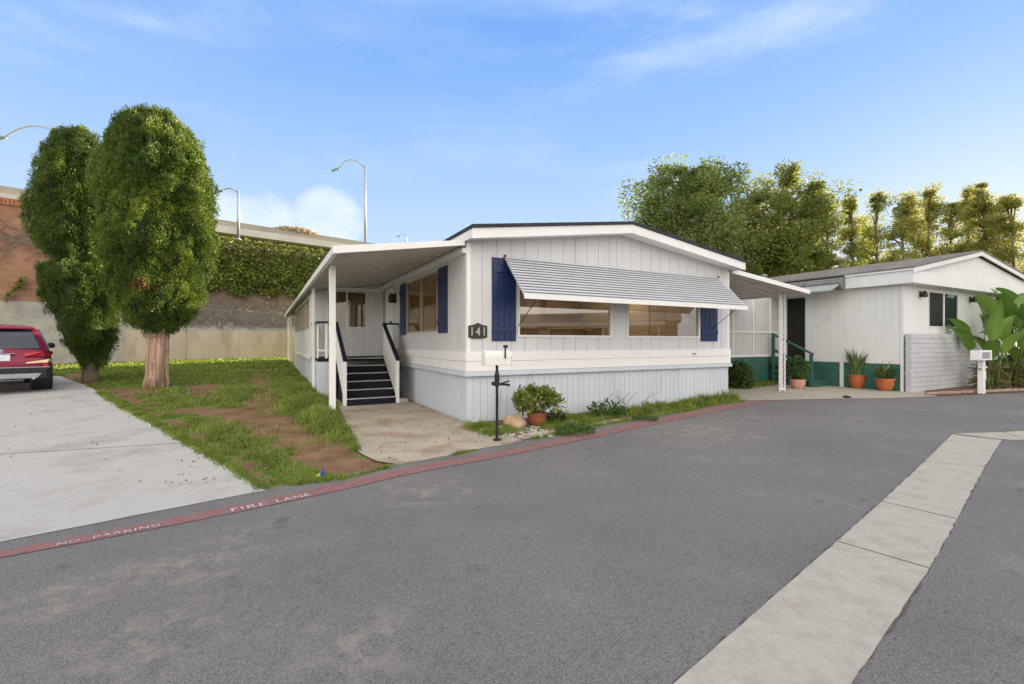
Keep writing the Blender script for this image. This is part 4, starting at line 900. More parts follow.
# ------------------------------------------------------------------ cypresses
def prof(tab, z): return np.interp(z, [t[0] for t in tab], [t[1] for t in tab])
def cypress(label, base, tab, leafm, trunk_pts, trunk_r, nleaf, seed, barkm):
    zb = float(terr(*base)); T = thing('cypress_tree', label, 'tree', (base[0], base[1], zb), 0, 'clipped cypress trees on the lawn')
    r = np.random.default_rng(seed); zs = np.array([t[0] for t in tab]); ctr = [(t[0], t[2]) for t in tab]; rad = [(t[0], t[1]) for t in tab]
    def surf(z, a, k):
        q = np.stack([np.cos(a)*1.2, np.sin(a)*1.2, z*.45], 1)
        q2 = np.stack([np.cos(a)*prof(rad,z), np.sin(a)*prof(rad,z), z*.38], 1)
        rr = prof(rad, z)*(1+.05*sines(q, 1.5, seed+1)) + .24*np.abs(sines(q2, .80, seed+2))**.8 + .07*sines(q2, .34, seed+3) - .30
        rr = np.maximum(rr*k, .01)
        return np.stack([prof(ctr,z)+rr*np.cos(a), rr*np.sin(a)*.95, z], 1)
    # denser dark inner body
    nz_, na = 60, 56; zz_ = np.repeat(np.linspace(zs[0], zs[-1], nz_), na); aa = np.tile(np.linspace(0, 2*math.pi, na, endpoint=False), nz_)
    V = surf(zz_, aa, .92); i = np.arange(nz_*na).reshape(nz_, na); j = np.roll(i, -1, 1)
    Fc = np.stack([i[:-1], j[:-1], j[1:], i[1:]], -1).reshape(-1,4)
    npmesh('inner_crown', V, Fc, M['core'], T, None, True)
    w_ = prof(rad, np.linspace(zs[0], zs[-1], 400)) + .12; cdf = np.cumsum(w_)/w_.sum()
    z = np.interp(r.uniform(0,1,nleaf), cdf, np.linspace(zs[0], zs[-1], 400)); a = r.uniform(0, 2*math.pi, nleaf)
    npf = nleaf//64; zc = np.interp(r.uniform(0,1,npf), cdf, np.linspace(zs[0], zs[-1], 400)); ac = r.uniform(0, 2*math.pi, npf)
    Cc = surf(zc, ac, 1.0); Co = np.stack([np.cos(ac), np.sin(ac), .25*np.ones(npf)], 1); Cc = Cc - Co*np.abs(r.normal(0,.05,npf))[:,None]
    rad_ = r.uniform(.06,.15,npf); idx = np.repeat(np.arange(npf), 64); nleaf = len(idx)
    q = unit(r.normal(0,1,(nleaf,3)) + Co[idx]*.7); q[:,2] *= 1.5
    P = Cc[idx] + q*rad_[idx][:,None]*r.uniform(.35,1,(nleaf,1))
    D = q*.8 + np.array([0,0,.85]) + Co[idx]*.25 + r.normal(0,.28,(nleaf,3))
    tint = .42 + r.normal(0,.13,npf)[idx] + .14*sines(P, 1.8, seed+6) + r.normal(0,.07,nleaf)
    cr_ = leaves('crown', P, D, r.uniform(.04,.085,nleaf), r.uniform(.014,.026,nleaf), leafm, T, tint, seed)
    m2 = MB(); n = len(trunk_pts); m2.tube(trunk_pts, trunk_r, 18); tk = m2.build('trunk', barkm, T, True)
    dmod = bpy.data.textures.new('bark', 'CLOUDS'); dmod.noise_scale = .12
    sb = tk.modifiers.new('sub', 'SUBSURF'); sb.levels = sb.render_levels = 2
    dp = tk.modifiers.new('disp', 'DISPLACE'); dp.texture = dmod; dp.strength = .07; dp.texture_coords = 'LOCAL'
    return T, r
b1 = G(158, 387); d1_ = b1[1]; k1 = d1_/F; zb1 = float(terr(*b1))
def hz(py, d, zb): return CH+(HY-py)/F*d - zb
def ptab(rows, px0, d, zb):                        # the wide lens stretches what stands near the frame's edge
    k = 1/math.hypot(1, (px0-CX)/F)
    ym = rows[0][0]; rows = [(ym-(ym-y)*.955, l_, r_) for y, l_, r_ in rows]
    return [(hz(y, d, zb), (r_-l_)/2*d/F*k, ((l_+r_)/2-px0)*d/F) for y, l_, r_ in rows]
rows = [(333,140,176),(326,128,188),(312,116,200),(295,109,212),(270,101,219),(245,96,223),(220,93,225),(200,92.5,225),(180,94,222),(160,97,217),(140,102,210),(125,108,201),(114,116,192),(107,128,178),(102,144,164)]
T1, r1 = cypress('plump clipped cypress with bare reddish trunk standing in front', b1, ptab(rows, 158, d1_, zb1), M['cypress'], [(-.05,0,-.1),(-.03,0,.25),(0,0,1.0),(.02,0,1.9),(0,0,3.2)], [.31,.26,.245,.24,.2], 220000, 41, M['bark'])
m_ = MB(); m_.tube([(.13,-.10,-.05),(.13,-.11,.9),(.18,-.08,2.0)], [.15,.12,.09], 10); m_.build('side_trunk', M['bark'], T1, True)
m_ = MB(); r_ = random.Random(12)
for k in range(11):
    a = k*.571+r_.uniform(-.15,.15); q = r_.uniform(.17,.23)
    m_.tube([(math.cos(a)*(q+.07), math.sin(a)*(q+.07), -.08), (math.cos(a+.1)*q, math.sin(a+.1)*q, .35), (math.cos(a+.2)*q, math.sin(a+.2)*q, 1.0), (math.cos(a+.3)*q*.9, math.sin(a+.3)*q*.9, 2.1)], [.09,.065,.055,.04], 8)
m_.build('trunk_ridges', M['bark'], T1, True)
r = np.random.default_rng(77); n = 900                # browned patches low in the crown
def patch(T, cx, cz, sx, sz, rad, n, seed):
    r = np.random.default_rng(seed); th = -math.pi/2 + r.normal(cx, sx, n); z = r.normal(cz, sz, n)
    P = np.stack([rad*np.cos(th), rad*np.sin(th), z], 1)
    leaves('browned_foliage', P, np.stack([np.cos(th), np.sin(th), r.normal(-.1,.5,n)],1)+r.normal(0,.3,(n,3)), r.uniform(.1,.2,n), r.uniform(.03,.06,n), BR, T, None, seed)
BR = leafmat('browned_foliage', (.07,.03,.014), (.20,.085,.035), .2)
patch(T1, .40, hz(290,d1_,zb1), .06, .07, 1.30, 70, 3)
b2 = G(90, 382); d2_ = b2[1]; zb2 = float(terr(*b2))
rows2 = [(374,83,99),(366,78,106),(352,70,114),(335,62,120),(320,53,123),(300,45,126),(282,37,127),(268,31,126),(259,52,113),(249,43,116),(235,29.5,120),(215,28,119),(190,29,118),(165,34,116),(145,42,112),(130,52,105),(122,64,95),(118.5,72,88)]
T2, r2 = cypress('taller-looking narrow cypress pinched at its waist, nearest the red car', b2, ptab(rows2, 90, d2_, zb2), M['cypress2'], [(0,0,-.1),(0,0,.2),(.02,0,.7),(.0,0,1.4),(0,0,3.5)], [.24,.19,.18,.17,.12], 190000, 52, M['bark2'])

# ------------------------------------------------------------------ trees beyond the homes
def broadtree(name, label, px, d, ztop, zlow, rx, ry, nclump, nper, lsz, leafm, barkm, seed, shape='round', group=None, csz=.8):
    x = (px-CX)/F*d; T = thing(name, label, 'tree', (x, d, 0), 0, group); r = np.random.default_rng(seed); rr_ = random.Random(seed)
    C = []; tries = 0
    zc = (ztop+zlow)/2; hz_ = (ztop-zlow)/2
    while len(C) < nclump and tries < 20000:
        tries += 1
        q = r.normal(size=3); q /= np.linalg.norm(q); q *= r.uniform(.25,1)**.45
        if shape == 'tall':
            tz = r.uniform(0,1)**.92; q[2] = tz*2-1; wd = (.5+.65*math.sin(math.pi*min(1, tz*.85+.1)))*(1-.62*tz)
            sp_ = 1.05+.75*r.uniform(0,1)**3; p = (q[0]*rx*wd*sp_+.25*math.sin(tz*5+seed), q[1]*ry*wd*sp_, zc+q[2]*hz_)
        else:
            f_ = 1+.16*math.sin(q[0]*4.1+seed)*math.cos(q[2]*5.3+seed*2)+.08*math.sin(q[0]*9+q[2]*8); p = (q[0]*rx*f_, q[1]*ry*f_, zc+q[2]*hz_*f_)
        C.append(p)
    C = np.array(C)
    m2 = MB(); tr = (.017 if shape == 'tall' else .03)*ztop
    m2.tube([(0,0,-.2),(.08,0,zlow*.5),(0,.05,zlow),(.1,0,zc),(0,0,ztop*.84)], [tr,tr*.8,tr*.62,tr*.4,.03], 10); m2.build('trunk', barkm, T, True)
    m2 = MB()
    for k in range(min(len(C), 46)):
        p = C[k]; z0 = max(zlow*.7, min(p[2]-abs(p[0])*.6-.4, ztop*.8)); mid = (p[0]*.45, p[1]*.45, z0+(p[2]-z0)*.5)
        m2.tube([(0,0,z0), mid, tuple(p)], [tr*.28, tr*.18, .02], 5, False)
    m2.build('branches', barkm, T, True)
    cs = r.uniform(.4, 1.35, len(C))*csz*(1-.35*np.clip((C[:,2]-zc)/hz_, 0, 1)); idx = np.repeat(np.arange(len(C)), nper); n = len(idx)
    off = np.clip(r.normal(0, 1, (n,3)), -1.35, 1.35)*cs[idx][:,None]*np.array([.5,.5,.36]); P = C[idx]+off
    D = unit(off*np.array([1,1,.5])+np.array([0,0,-.15])) + r.normal(0,.55,(n,3))
    ct = r.normal(.45, .16, len(C)); tint = ct[idx] + r.normal(0,.15,n) + .12*off[:,2]/csz
    leaves('crown', P, D, r.uniform(.6,1.3,n)*lsz, r.uniform(.3,.6,n)*lsz, leafm, T, tint, seed); return T
GRP = 'trees beyond the homes'
broadtree('broadleaf_tree', 'large dark green broadleaf tree rising behind the white home roof', 686, 23.5, 10.9, 3.8, 2.72, 2.6, 120, 300, .175, M['treeA'], M['bark2'], 11, group=GRP, csz=1.0)
broadtree('broadleaf_tree', 'smaller leafy tree low between the two home roofs', 742, 27, 10.6, 3.4, 2.6, 2.6, 70, 240, .21, M['treeB'], M['bark2'], 16, group=GRP, csz=1.0)
broadtree('feathery_tree', 'olive green feathery tree merging with the large broadleaf one', 778, 28, 12.0, 3.4, 3.0, 2.8, 110, 300, .20, M['treeB'], M['bark2'], 12, group=GRP, csz=1.0)
pop = [(812,33,10.2,1.2,'C','pale green slim tree squeezed against the feathery olive one'),(864,34,10.4,1.2,'D','hazy slim tree set back behind the middle of the brown roof'),(915,34,11.3,1.2,'D','green slim tree set back behind the cream home corner'),(968,34,11.6,1.2,'C','yellow green slim tree set back just right of the gable peak'),(999,33,11.0,1.2,'D','slim green tree set back near the right frame edge'),(1052,29,11.2,1.3,'D','green slim tree added just past the right frame edge to block sun'),(1088,30,11.4,1.3,'C','golden slim tree added well past the right frame edge to block sun'),(1125,29,11.2,1.3,'D','green slim tree added far past the right frame edge to block sun'),(1165,30,11.6,1.3,'D','outermost slim tree added past the right frame edge to block sun'),(826,29,10.6,1.25,'D','leafy green slim tree next to the feathery olive one'),(852,31,10.2,1.0,'C','slim golden tree with gaps over the middle of the brown roof'),  # four trees past the right edge are added to keep low sun off road
       (876,29,10.8,1.1,'D','slim tree, tallest one over the cream home awning'),(902,30,10.6,1.15,'C','slim golden tree standing above the cream home corner'),
       (928,31,10.7,1.2,'C','slim golden brown tree left of the gable peak'),(950,33,11.2,1.25,'D','slim green tree directly over the gable peak'),
       (984,30,11.0,1.0,'C','sparse golden tree right of the gable peak'),(1012,28,10.2,1.25,'C','golden orange tree at the far right behind the gable')]
for i, (px, d, zt, rx, k, lab) in enumerate(pop):
    broadtree('slender_tree', lab, px, d, zt+(.9, .1, .6, 1.2, .3)[i % 5], 2.0, rx*(.75+.3*((i*7)%5)/4), rx*.85, 84, 200 if i != 11 else 140, .135, M['tree'+k], M['bark2'], 60+i, 'tall', GRP, .62)
# ------------------------------------------------------------------ grass and weeds
def blades(name, P, Hh, W, matl, seed, tint=None, lean=.5, parent=None):
    r = np.random.default_rng(seed); n = len(P); a = r.uniform(0, 2*math.pi, n); X = np.stack([np.cos(a), np.sin(a), np.zeros(n)],1)*W[:,None]*.5
    b = r.uniform(0, 2*math.pi, n); B = np.stack([np.cos(b), np.sin(b), np.zeros(n)],1); l = (r.uniform(0,lean,n)*Hh)[:,None]
    mid = P + B*l*.35 + np.array([0,0,1.])*Hh[:,None]*.6; tip = P + B*l + np.array([0,0,1.])*Hh[:,None]
    V = np.stack([P-X, P+X, mid+X*.7, mid-X*.7, tip], 1).reshape(-1,3); o5 = np.arange(n)[:,None]*5
    Fc = np.concatenate([o5+np.array([0,1,2]), o5+np.array([0,2,3]), o5+np.array([3,2,4])])
    t = r.uniform(0,1,n) if tint is None else np.clip(tint,0,1)
    return npmesh(name, V, Fc, matl, parent, {'tint': np.repeat(t,5)})
def inside(P, poly):
    x, y = P[:,0], P[:,1]; c = np.zeros(len(P), bool); n = len(poly)
    for i in range(n):
        x1, y1 = poly[i][:2]; x2, y2 = poly[i-1][:2]
        c ^= ((y1 > y) != (y2 > y)) & (x < (x2-x1)*(y-y1)/((y2-y1) if y2 != y1 else 1e-9)+x1)
    return c
lawn_poly = [G(266.5,491), G(340,480), G(398,466.2), G(376,462.5), G(356,452.5), G(345,430), G(338,408), H1(-1.62,4.6), H1(-2.02,4.65), H1(-2.02,21), (w0[0]+WDX*12, w0[1]+WDY*12-.1), (w0[0]-WDX*4, w0[1]-WDY*4-.1), G(60,376.2), G(87,385.8), G(149,419.6), G(233.6,469.5)]
r = np.random.default_rng(5); N = 1500000
lp = np.array(lawn_poly); P = np.stack([r.uniform(lp[:,0].min(), lp[:,0].max(), N), r.uniform(lp[:,1].min(), lp[:,1].max(), N)], 1)
P = P[inside(P, lawn_poly)]
TUF = [(G(205,433), .75, .6, .10), (G(222,446), .6, .5, .09), (G(238,392), .75, .6, .16), (G(245,400), .5, .3, .14), (G(168,392), .8, .5, .07), (G(178,400), .6, .3, .06), (G(305,404), .5, .9, .22), (G(318,420), .38, .5, .24), (G(330,428), .35, .4, .20), (G(298,392), .45, 1.2, .2), (G(332,440), .3, .3, .14), (G(255,463), .6, .4, .05), (G(290,383), .6, 1.2, .14), (G(225,378), 1.2, 1.0, .12), (G(135,376), 1.4, .8, .10)]
tall = np.zeros(len(P))
for (c, rx, ry, hh) in TUF:
    q = ((P[:,0]-c[0])/rx)**2 + ((P[:,1]-c[1])/ry)**2; tall = np.maximum(tall, hh*np.exp(-q*.9))
dwall = (P[:,1]-w0[1])*WDX - (P[:,0]-w0[0])*WDY; tall = np.maximum(tall, .16*np.exp(-(dwall/1.0)**2)*(.5+.5*np.clip(sines(P,1.3,4),0,1)))
dm = dirtmask(P); dens = np.clip(1-dm*1.25, 0, 1)*(.22+.62*np.clip(.5+sines(P, .5, 13)*.5, 0, 1)) + np.clip(tall*4,0,.9)*(1-dm*.7)
dens *= np.clip(9/np.maximum(P[:,1],1), .15, 1)
keep = r.uniform(0,1,len(P)) < dens*.75; P = P[keep]; tall = tall[keep]
n = len(P); H_ = (r.uniform(.02,.06,n) + tall*r.uniform(.4,1.15,n)); H_ = H_*1.0
zt = terr(P[:,0],P[:,1])-.012
g_t = .45+.22*sines(P,.9,17)+r.normal(0,.15,n)+np.clip(tall,0,.2)*1.2
tag(blades('grass', np.column_stack([P,zt]), H_, np.maximum(.006, .0016*P[:,1])*r.uniform(.7,1.4,n)+.003, M['grass'], 8, g_t, .8), kind='stuff')
sel = r.uniform(0,1,n) < .30; Q = np.column_stack([P,zt])[sel]; nq = len(Q); Q[:,:2] += r.normal(0,.03,(nq,2)); Q[:,2] += H_[sel]*r.uniform(.3,.9,nq)
sd_ = r.uniform(0,1,n) < .09; tag(blades('dry_grass', np.column_stack([P,zt])[sd_], H_[sd_]*1.05+.01, np.maximum(.005,.0013*P[sd_][:,1]), M['drygrass'], 18, None, 1.1), kind='stuff')
lw = np.maximum(.022, .0042*Q[:,1])
tag(leaves('clover', Q, np.column_stack([r.normal(0,1,(nq,2)), r.normal(.25,.35,nq)]), lw*r.uniform(.7,1.5,nq), lw*r.uniform(.6,1.0,nq), M['grass'], None, .5+.2*sines(Q,.8,5)+r.normal(0,.15,nq), 21), kind='stuff')
# planting strip and pad edge weeds
segs = [((472,427),(500,436),.22,.12),((478,430),(520,433),.2,.10),((545,430),(560,425),.22,.09),((560,428),(590,424),.2,.10),((570,419),(640,413),.22,.13),((585,424),(610,418),.16,.08),((600,418),(660,411),.25,.12),((640,413),(690,406),.25,.16),((670,410),(715,402),.28,.17),((700,403),(728,399.5),.3,.27),((437,407),(449,412),.06,.12),((455,414),(466,422),.07,.2),((563,436),(585,430),.1,.07),((720,404),(742,401.2),.12,.05),((263,490),(235,471),.07,.05),((235,471),(192,446),.09,.06),((192,446),(149,420),.10,.06),((149,420),(100,393),.12,.07),((345,428),(356,452),.07,.10),((290,486),(345,479),.07,.05),((345,479),(392,467.5),.05,.03),((452,456),(475,451),.04,.03),((530,440.5),(600,426),.06,.05),((600,426),(700,409),.07,.06)]
PP, HH = [], []
for (a, b, wd, hh) in segs:
    A_ = np.array(G(*a)); B_ = np.array(G(*b)); l = np.linalg.norm(B_-A_); n = int(2600*(l+.3)*wd*2.2)+120
    t = r.uniform(0,1,n); p = A_+(B_-A_)*t[:,None]+r.normal(0,wd*.45,(n,2)); PP.append(p); HH.append(hh*r.uniform(.3,1.2,n)*(.6+.5*np.clip(sines(p,.5,4),-.6,1)))
P = np.concatenate(PP); H_ = np.concatenate(HH); sv = (P[:,0]-AX)*VX+(P[:,1]-AY)*VY; uu = (P[:,0]-AX)*UX+(P[:,1]-AY)*UY
ok = ((sv < -.06) | (uu < -.06)); P = P[ok]; H_ = H_[ok]; n = len(P)
zw = terr(P[:,0], P[:,1])+.006
tag(blades('weedy_grass', np.column_stack([P, zw]), H_+.02, np.maximum(.006,.0014*P[:,1])*r.uniform(.8,1.5,n), M['grass'], 12, .45+.25*sines(P,.6,3)+r.normal(0,.15,n), .9), kind='stuff')
# strip of lawn by the neighbour's screened room
q = np.array([H2(-3.4,2.9), H2(-1.2,3.35)]); n = 2600; t = r.uniform(0,1,(n,1)); P = q[0]+(q[1]-q[0])*t+r.normal(0,.16,(n,2)); s2 = (P[:,0]-BX)*VX+(P[:,1]-BY)*VY; P = P[s2 < 3.36]; n = len(P)
tag(blades('grass_verge', np.column_stack([P, np.full(n,.012)]), r.uniform(.04,.16,n), np.full(n,.02), M['grass'], 13, None, .8), kind='stuff')
def weedclump(px, py, rad, hgt, n, seed, matl, name, label, cat, lsz=.06, grp=None):
    c = G(px,py); r = np.random.default_rng(seed); a = r.uniform(0,2*math.pi,n); rr = np.sqrt(r.uniform(0,1,n))*rad
    P = np.stack([rr*np.cos(a), rr*np.sin(a), .015+r.uniform(.1,1,n)*hgt*(1-.5*(rr/rad)**2)],1)
    D = np.stack([np.cos(a)*.8, np.sin(a)*.8, r.uniform(.1,1,n)],1)+r.normal(0,.4,(n,3))
    o = leaves(name, P, D, r.uniform(.6,1.3,n)*lsz, r.uniform(.35,.6,n)*lsz, matl, None, None, seed); o.location = (c[0], c[1], float(terr(*c)))
    return tag(o, label, cat, grp)
WG = 'weeds in the planting strip'
weedclump(607,417,.34,.30,420,1,M['weed'],'leafy_weed','broad leafy weed against the white skirting, midway along the strip','weed',.075,WG)
weedclump(575,434,.30,.13,420,2,M['weed'],'leafy_weed','low leafy weed on the pinkish edging just right of the brown pot','weed',.055,WG)
weedclump(556,423,.17,.22,420,3,M['weed'],'leafy_weed','pale weed drooping beside the brown pot','weed',.06,WG)
weedclump(645,421,.22,.08,220,6,M['weed'],'leafy_weed','small flat weed by the red line, right half of the strip','weed',.05,WG)
m_ = MB(); r_ = random.Random(3)
for k in range(26):
    b_ = G(r_.uniform(585,640), r_.uniform(409,412)); x, y, z = b_[0], b_[1]-.1, .02; pts = [(x,y,z)]
    dx, dy = r_.gauss(0,.10), r_.gauss(0,.05)
    for _ in range(5): z += r_.uniform(.05,.11); x += dx*.5; y += dy*.3; dx += r_.gauss(0,.05); pts.append((x,y,z))
    m_.tube(pts, [.006,.005,.004,.004,.003,.002], 4, False)
tag(m_.build('dry_weed_stems', M['twig']), 'bare grey weed stems in front of the white skirting', 'dry weed')
# pale gravel and stones round the pot
m_ = MB(); r_ = random.Random(6)
for k in range(230):
    b_ = G(r_.uniform(499,552), r_.uniform(428,438)); q = r_.uniform(.012,.035)
    m_.lathe([(q*.5,0),(q,q*.35),(q*.8,q*.8),(q*.2,q)], 6, (b_[0]+r_.uniform(-.03,.03), b_[1]+r_.uniform(-.03,.03), .008))
tag(m_.build('gravel', M['gravel'], None, False), kind='stuff')
# dead leaves and litter specks over the lawn edge and pavement
n = 420; pts = []
r_ = random.Random(8)
for k in range(n):
    c = [(r_.uniform(-4,-1.2), r_.uniform(4.6,7.0)), (r_.uniform(-9,-3), r_.uniform(5,11)), (r_.uniform(-1.9,.4), r_.uniform(6.3,9))][k % 3]; pts.append((c[0], c[1], float(terr(*c))+.022))
P = np.array(pts); r = np.random.default_rng(4)
tag(leaves('fallen_leaves', P, np.column_stack([r.normal(0,1,(n,2)), r.normal(0,.15,n)]), r.uniform(.02,.05,n), r.uniform(.012,.03,n), M['drygrass'], None, None, 3), kind='stuff')

# ------------------------------------------------------------------ potted plants, rock, shrubs
def pot(T, r0, r1, h, m, rimh=.05):
    m2 = MB(); m2.lathe([(r0*.96,0),(r0,.01),(r0*.55+r1*.62,h*.5),(r1,h-rimh),(r1*1.09,h-rimh),(r1*1.09,h),(r1*.94,h),(r1*.9,h-.04),(.01,h-.04)], 28); o = m2.build('pot', m, T, True)
    e = o.modifiers.new('e','EDGE_SPLIT'); e.split_angle = math.radians(35); return o
c = G(537, 425.5)
T = thing('potted_plant', 'jade plant in a brown clay pot beside the rock', 'potted plant', (c[0], c[1], .01), 0, 'potted plants')
T.scale = (.9,.9,.9)
pot(T, .135, .175, .25, M['oldpot'])
m_ = MB(); r_ = random.Random(2); tips = []
for k in range(26):
    a = r_.uniform(0,6.28); el = r_.uniform(.25,1.35); l = r_.uniform(.28,.42); p1 = Vector((math.cos(a)*.06, math.sin(a)*.06, .24)); p2 = p1+Vector((math.cos(a)*math.cos(el), math.sin(a)*math.cos(el), math.sin(el)))*l
    m_.tube([(0,0,.2), tuple(p1), tuple(p2)], [.022,.017,.010], 6, False); tips.append(p2)
m_.build('stems', M['bark2'], T)
r = np.random.default_rng(9); tp = np.array([tuple(t) for t in tips]); idx = r.integers(0, len(tp), 2300); off = r.normal(0,.055,(2300,3))
leaves('foliage', tp[idx]+off, unit(off+np.array([0,0,.02]))+r.normal(0,.3,(2300,3)), r.uniform(.045,.085,2300), r.uniform(.035,.06,2300), M['jade'], T, None, 7)
def fanplant(T, h, n, spread, w_, matl, zb, seed, name='foliage', curve=.35):
    r_ = random.Random(seed); V = []; Fc = []; tt = []
    for k in range(n):
        a = r_.uniform(0,6.28); l = h*r_.uniform(.55,1.05); sp = spread*r_.uniform(.15,1.0); wd = w_*r_.uniform(.7,1.2); rad = r_.uniform(0,.07)
        sx, sy = -math.sin(a+r_.uniform(-.8,.8)), math.cos(a+r_.uniform(-.8,.8)); t0 = r_.random()
        b = len(V); ns = 7
        for i in range(ns+1):
            t = i/ns; rr = rad+sp*(t**1.7); z = zb+l*t*(1-curve*sp/h*t); ww = wd*(.55+.45*math.sin(math.pi*min(1,t*1.1)))*(1-t**3.5)+.002
            x, y = math.cos(a)*rr, math.sin(a)*rr
            V += [(x+sx*ww/2,y+sy*ww/2,z),(x-math.cos(a)*ww*.12,y-math.sin(a)*ww*.12,z),(x-sx*ww/2,y-sy*ww/2,z)]; tt += [t0*.8+.2*r_.random(), t0*.6, t0*.8+.2*r_.random()]
        for i in range(ns):
            q = b+i*3; Fc += [(q,q+1,q+4,q+3),(q+1,q+2,q+5,q+4)]
    return npmesh(name, np.array(V), np.array(Fc), matl, T, {'tint': np.array(tt)}, True)
c = G(857, 388.6); T = thing('potted_plant', 'snake plant with tall upright blades in an orange pot', 'potted plant', (c[0], c[1], .016), 0, 'potted plants')
pot(T, .15, .21, .42, M['terracotta']); fanplant(T, .98, 64, .36, .125, M['snake'], .34, 4)
c = G(885, 391.2); T = thing('potted_plant', 'short bushy plant in an orange pot beside the block wall', 'potted plant', (c[0], c[1], .016), 0, 'potted plants')
pot(T, .15, .22, .36, M['terracotta']); fanplant(T, .62, 70, .5, .095, M['snake'], .28, 8, curve=.4); 
c = G(797.5, 388.8); T = thing('potted_plant', 'leafy plant in a pale pink pot beside the green steps', 'potted plant', (c[0], c[1], .016), 0, 'potted plants')
pot(T, .15, .21, .28, M['pinkpot'])
r = np.random.default_rng(19); n = 700; q = r.normal(0,1,(n,3)); q = unit(q)*r.uniform(.3,1,(n,1))**.5*np.array([.24,.24,.34])
leaves('foliage', q+np.array([0,0,.62]), unit(q)+r.normal(0,.5,(n,3)), r.uniform(.08,.16,n), r.uniform(.04,.07,n), M['weed'], T, None, 5)
m_ = MB(); m_.tube([(0,0,.2),(.02,0,.5),(0,.02,.8)], [.025,.02,.01], 7); m_.build('stem', M['bark2'], T)
c = G(514, 427.5); bm = bmesh.new(); bmesh.ops.create_icosphere(bm, subdivisions=4, radius=1)
r_ = random.Random(3)
pv = np.array([tuple(v.co) for v in bm.verts]); nn = sines(pv, 1.6, 4)*.13+sines(pv, .6, 5)*.05
for v, d_ in zip(bm.verts, nn):
    v.co *= 1+d_; v.co.x *= .20; v.co.y *= .15; v.co.z = max(v.co.z, -.3)*.16+.07
me = bpy.data.meshes.new('rock'); bm.to_mesh(me); bm.free(); me.materials.append(M['rock']); o = bpy.data.objects.new('rock', me); COL.objects.link(o); o.location = (c[0], c[1], 0); tag(o, 'tan boulder lying in weeds beside the mailbox post', 'rock')
def shrub(name, label, c, rx, rz, n, seed, matl, lsz):
    T = thing(name, label, 'shrub', (c[0], c[1], .01)); r = np.random.default_rng(seed); q = unit(r.normal(0,1,(n,3))); q *= r.uniform(.2,1,(n,1))**.4*(1+.18*sines(q,.9,seed))[:,None]
    P = q*np.array([rx,rx*.9,rz])+np.array([0,0,rz*.95]); P[:,2] = np.maximum(P[:,2], .03)
    leaves('foliage', P, q+r.normal(0,.5,(n,3)), r.uniform(.6,1.3,n)*lsz, r.uniform(.4,.7,n)*lsz, matl, T, None, seed)
    m2 = MB()
    for k in range(9): a = k*.7; m2.tube([(0,0,-.02),(math.cos(a)*rx*.3,math.sin(a)*rx*.3,rz*.7),(math.cos(a)*rx*.6,math.sin(a)*rx*.6,rz*1.3)], [.025,.018,.008], 5, False)
    m2.build('stems', M['bark2'], T)
shrub('round_shrub', 'dark round shrub under the carport beside the screened room', H2(-3.35,2.85), .36, .42, 2200, 5, M['shrub'], .10)
shrub('round_shrub', 'dark low shrub below the large paddle leaves at the right', H2(7.0,-1.05), .95, .62, 3600, 6, M['shrub'], .13)

# ------------------------------------------------------------------ paddle-leaved plants by the neighbour's windows
PAD = leafmat('paddle_leaf', (.05,.12,.022), (.21,.34,.065), .35, .32)
def paddle(label, c, specs, seed):
    T = thing('banana_plant', label, 'plant', (c[0], c[1], .02), 0, 'paddle leaved plants by the mailbox'); r_ = random.Random(seed)
    V = []; Fc = []; tt = []; st = MB()
    for (az, hgt, reach, ln, wd) in specs:
        a = math.radians(az); dx, dy = math.cos(a), math.sin(a); bx, by = r_.uniform(-.15,.15), r_.uniform(-.12,.12)
        pts = []
        for i in range(7): t = i/6; pts.append(Vector((bx+dx*reach*.55*t**1.6, by+dy*reach*.55*t**1.6, hgt*.62*t)))
        st.tube(pts, [.04-.026*i/6 for i in range(7)], 7)
        p = pts[-1]; el = math.atan2(hgt*.38, reach*.45+.01)*1.15; ns = 14; t0 = r_.uniform(.15,.9); b = len(V); sx, sy = -dy, dx; tw = r_.uniform(-.7,.7); prev = p; rows = []
        for i in range(ns+1):
            t = i/ns; e2 = el-1.25*t*t*(1.0 if reach > .5 else .5); 
            if i: prev = prev+Vector((dx*math.cos(e2), dy*math.cos(e2), math.sin(e2)))*(ln/ns)
            w2 = wd*.86*(math.sin(math.pi*(t**.72))**.7)*.5+.006; up = Vector((-dx*math.sin(e2), -dy*math.sin(e2), math.cos(e2))); sd = Vector((sx, sy, 0))*math.cos(tw)+up*math.sin(tw); nu = up*math.cos(tw)-Vector((sx,sy,0))*math.sin(tw)
            jag = 1-.30*(r_.random() < .22)*r_.random()
            for k, f in enumerate((-1,-.5,0,.5,1)):
                q = prev+sd*(w2*f*(jag if abs(f) == 1 else 1))+nu*(abs(f)**1.3*w2*.38); V.append(tuple(q)); tt.append(np.clip(t0+(.22 if f == 0 else 0)+r_.uniform(-.07,.07),0,1))
        for i in range(ns):
            for k in range(4): q = b+i*5+k; Fc.append((q,q+1,q+6,q+5))
    npmesh('leaves', np.array(V), np.array(Fc), PAD, T, {'tint': np.array(tt)}, True)
    st.build('stalks', mat('leaf_stalk', (.10,.16,.045), .5, .2, 6, col2=(.16,.12,.06), c2pos=(.5,.7), c2scale=5), T, True)
    r = np.random.default_rng(seed); n = 130; a = r.uniform(0,6.28,n)
    leaves('withered_leaves', np.stack([np.cos(a)*.25*r.uniform(0,1.5,n), np.sin(a)*.25*r.uniform(0,1.5,n), r.uniform(.03,.8,n)],1), np.stack([np.cos(a),np.sin(a),r.normal(-.6,.5,n)],1), r.uniform(.15,.4,n), r.uniform(.04,.09,n), leafmat('withered_leaf', (.10,.09,.03), (.26,.23,.08), .3), T, None, seed)
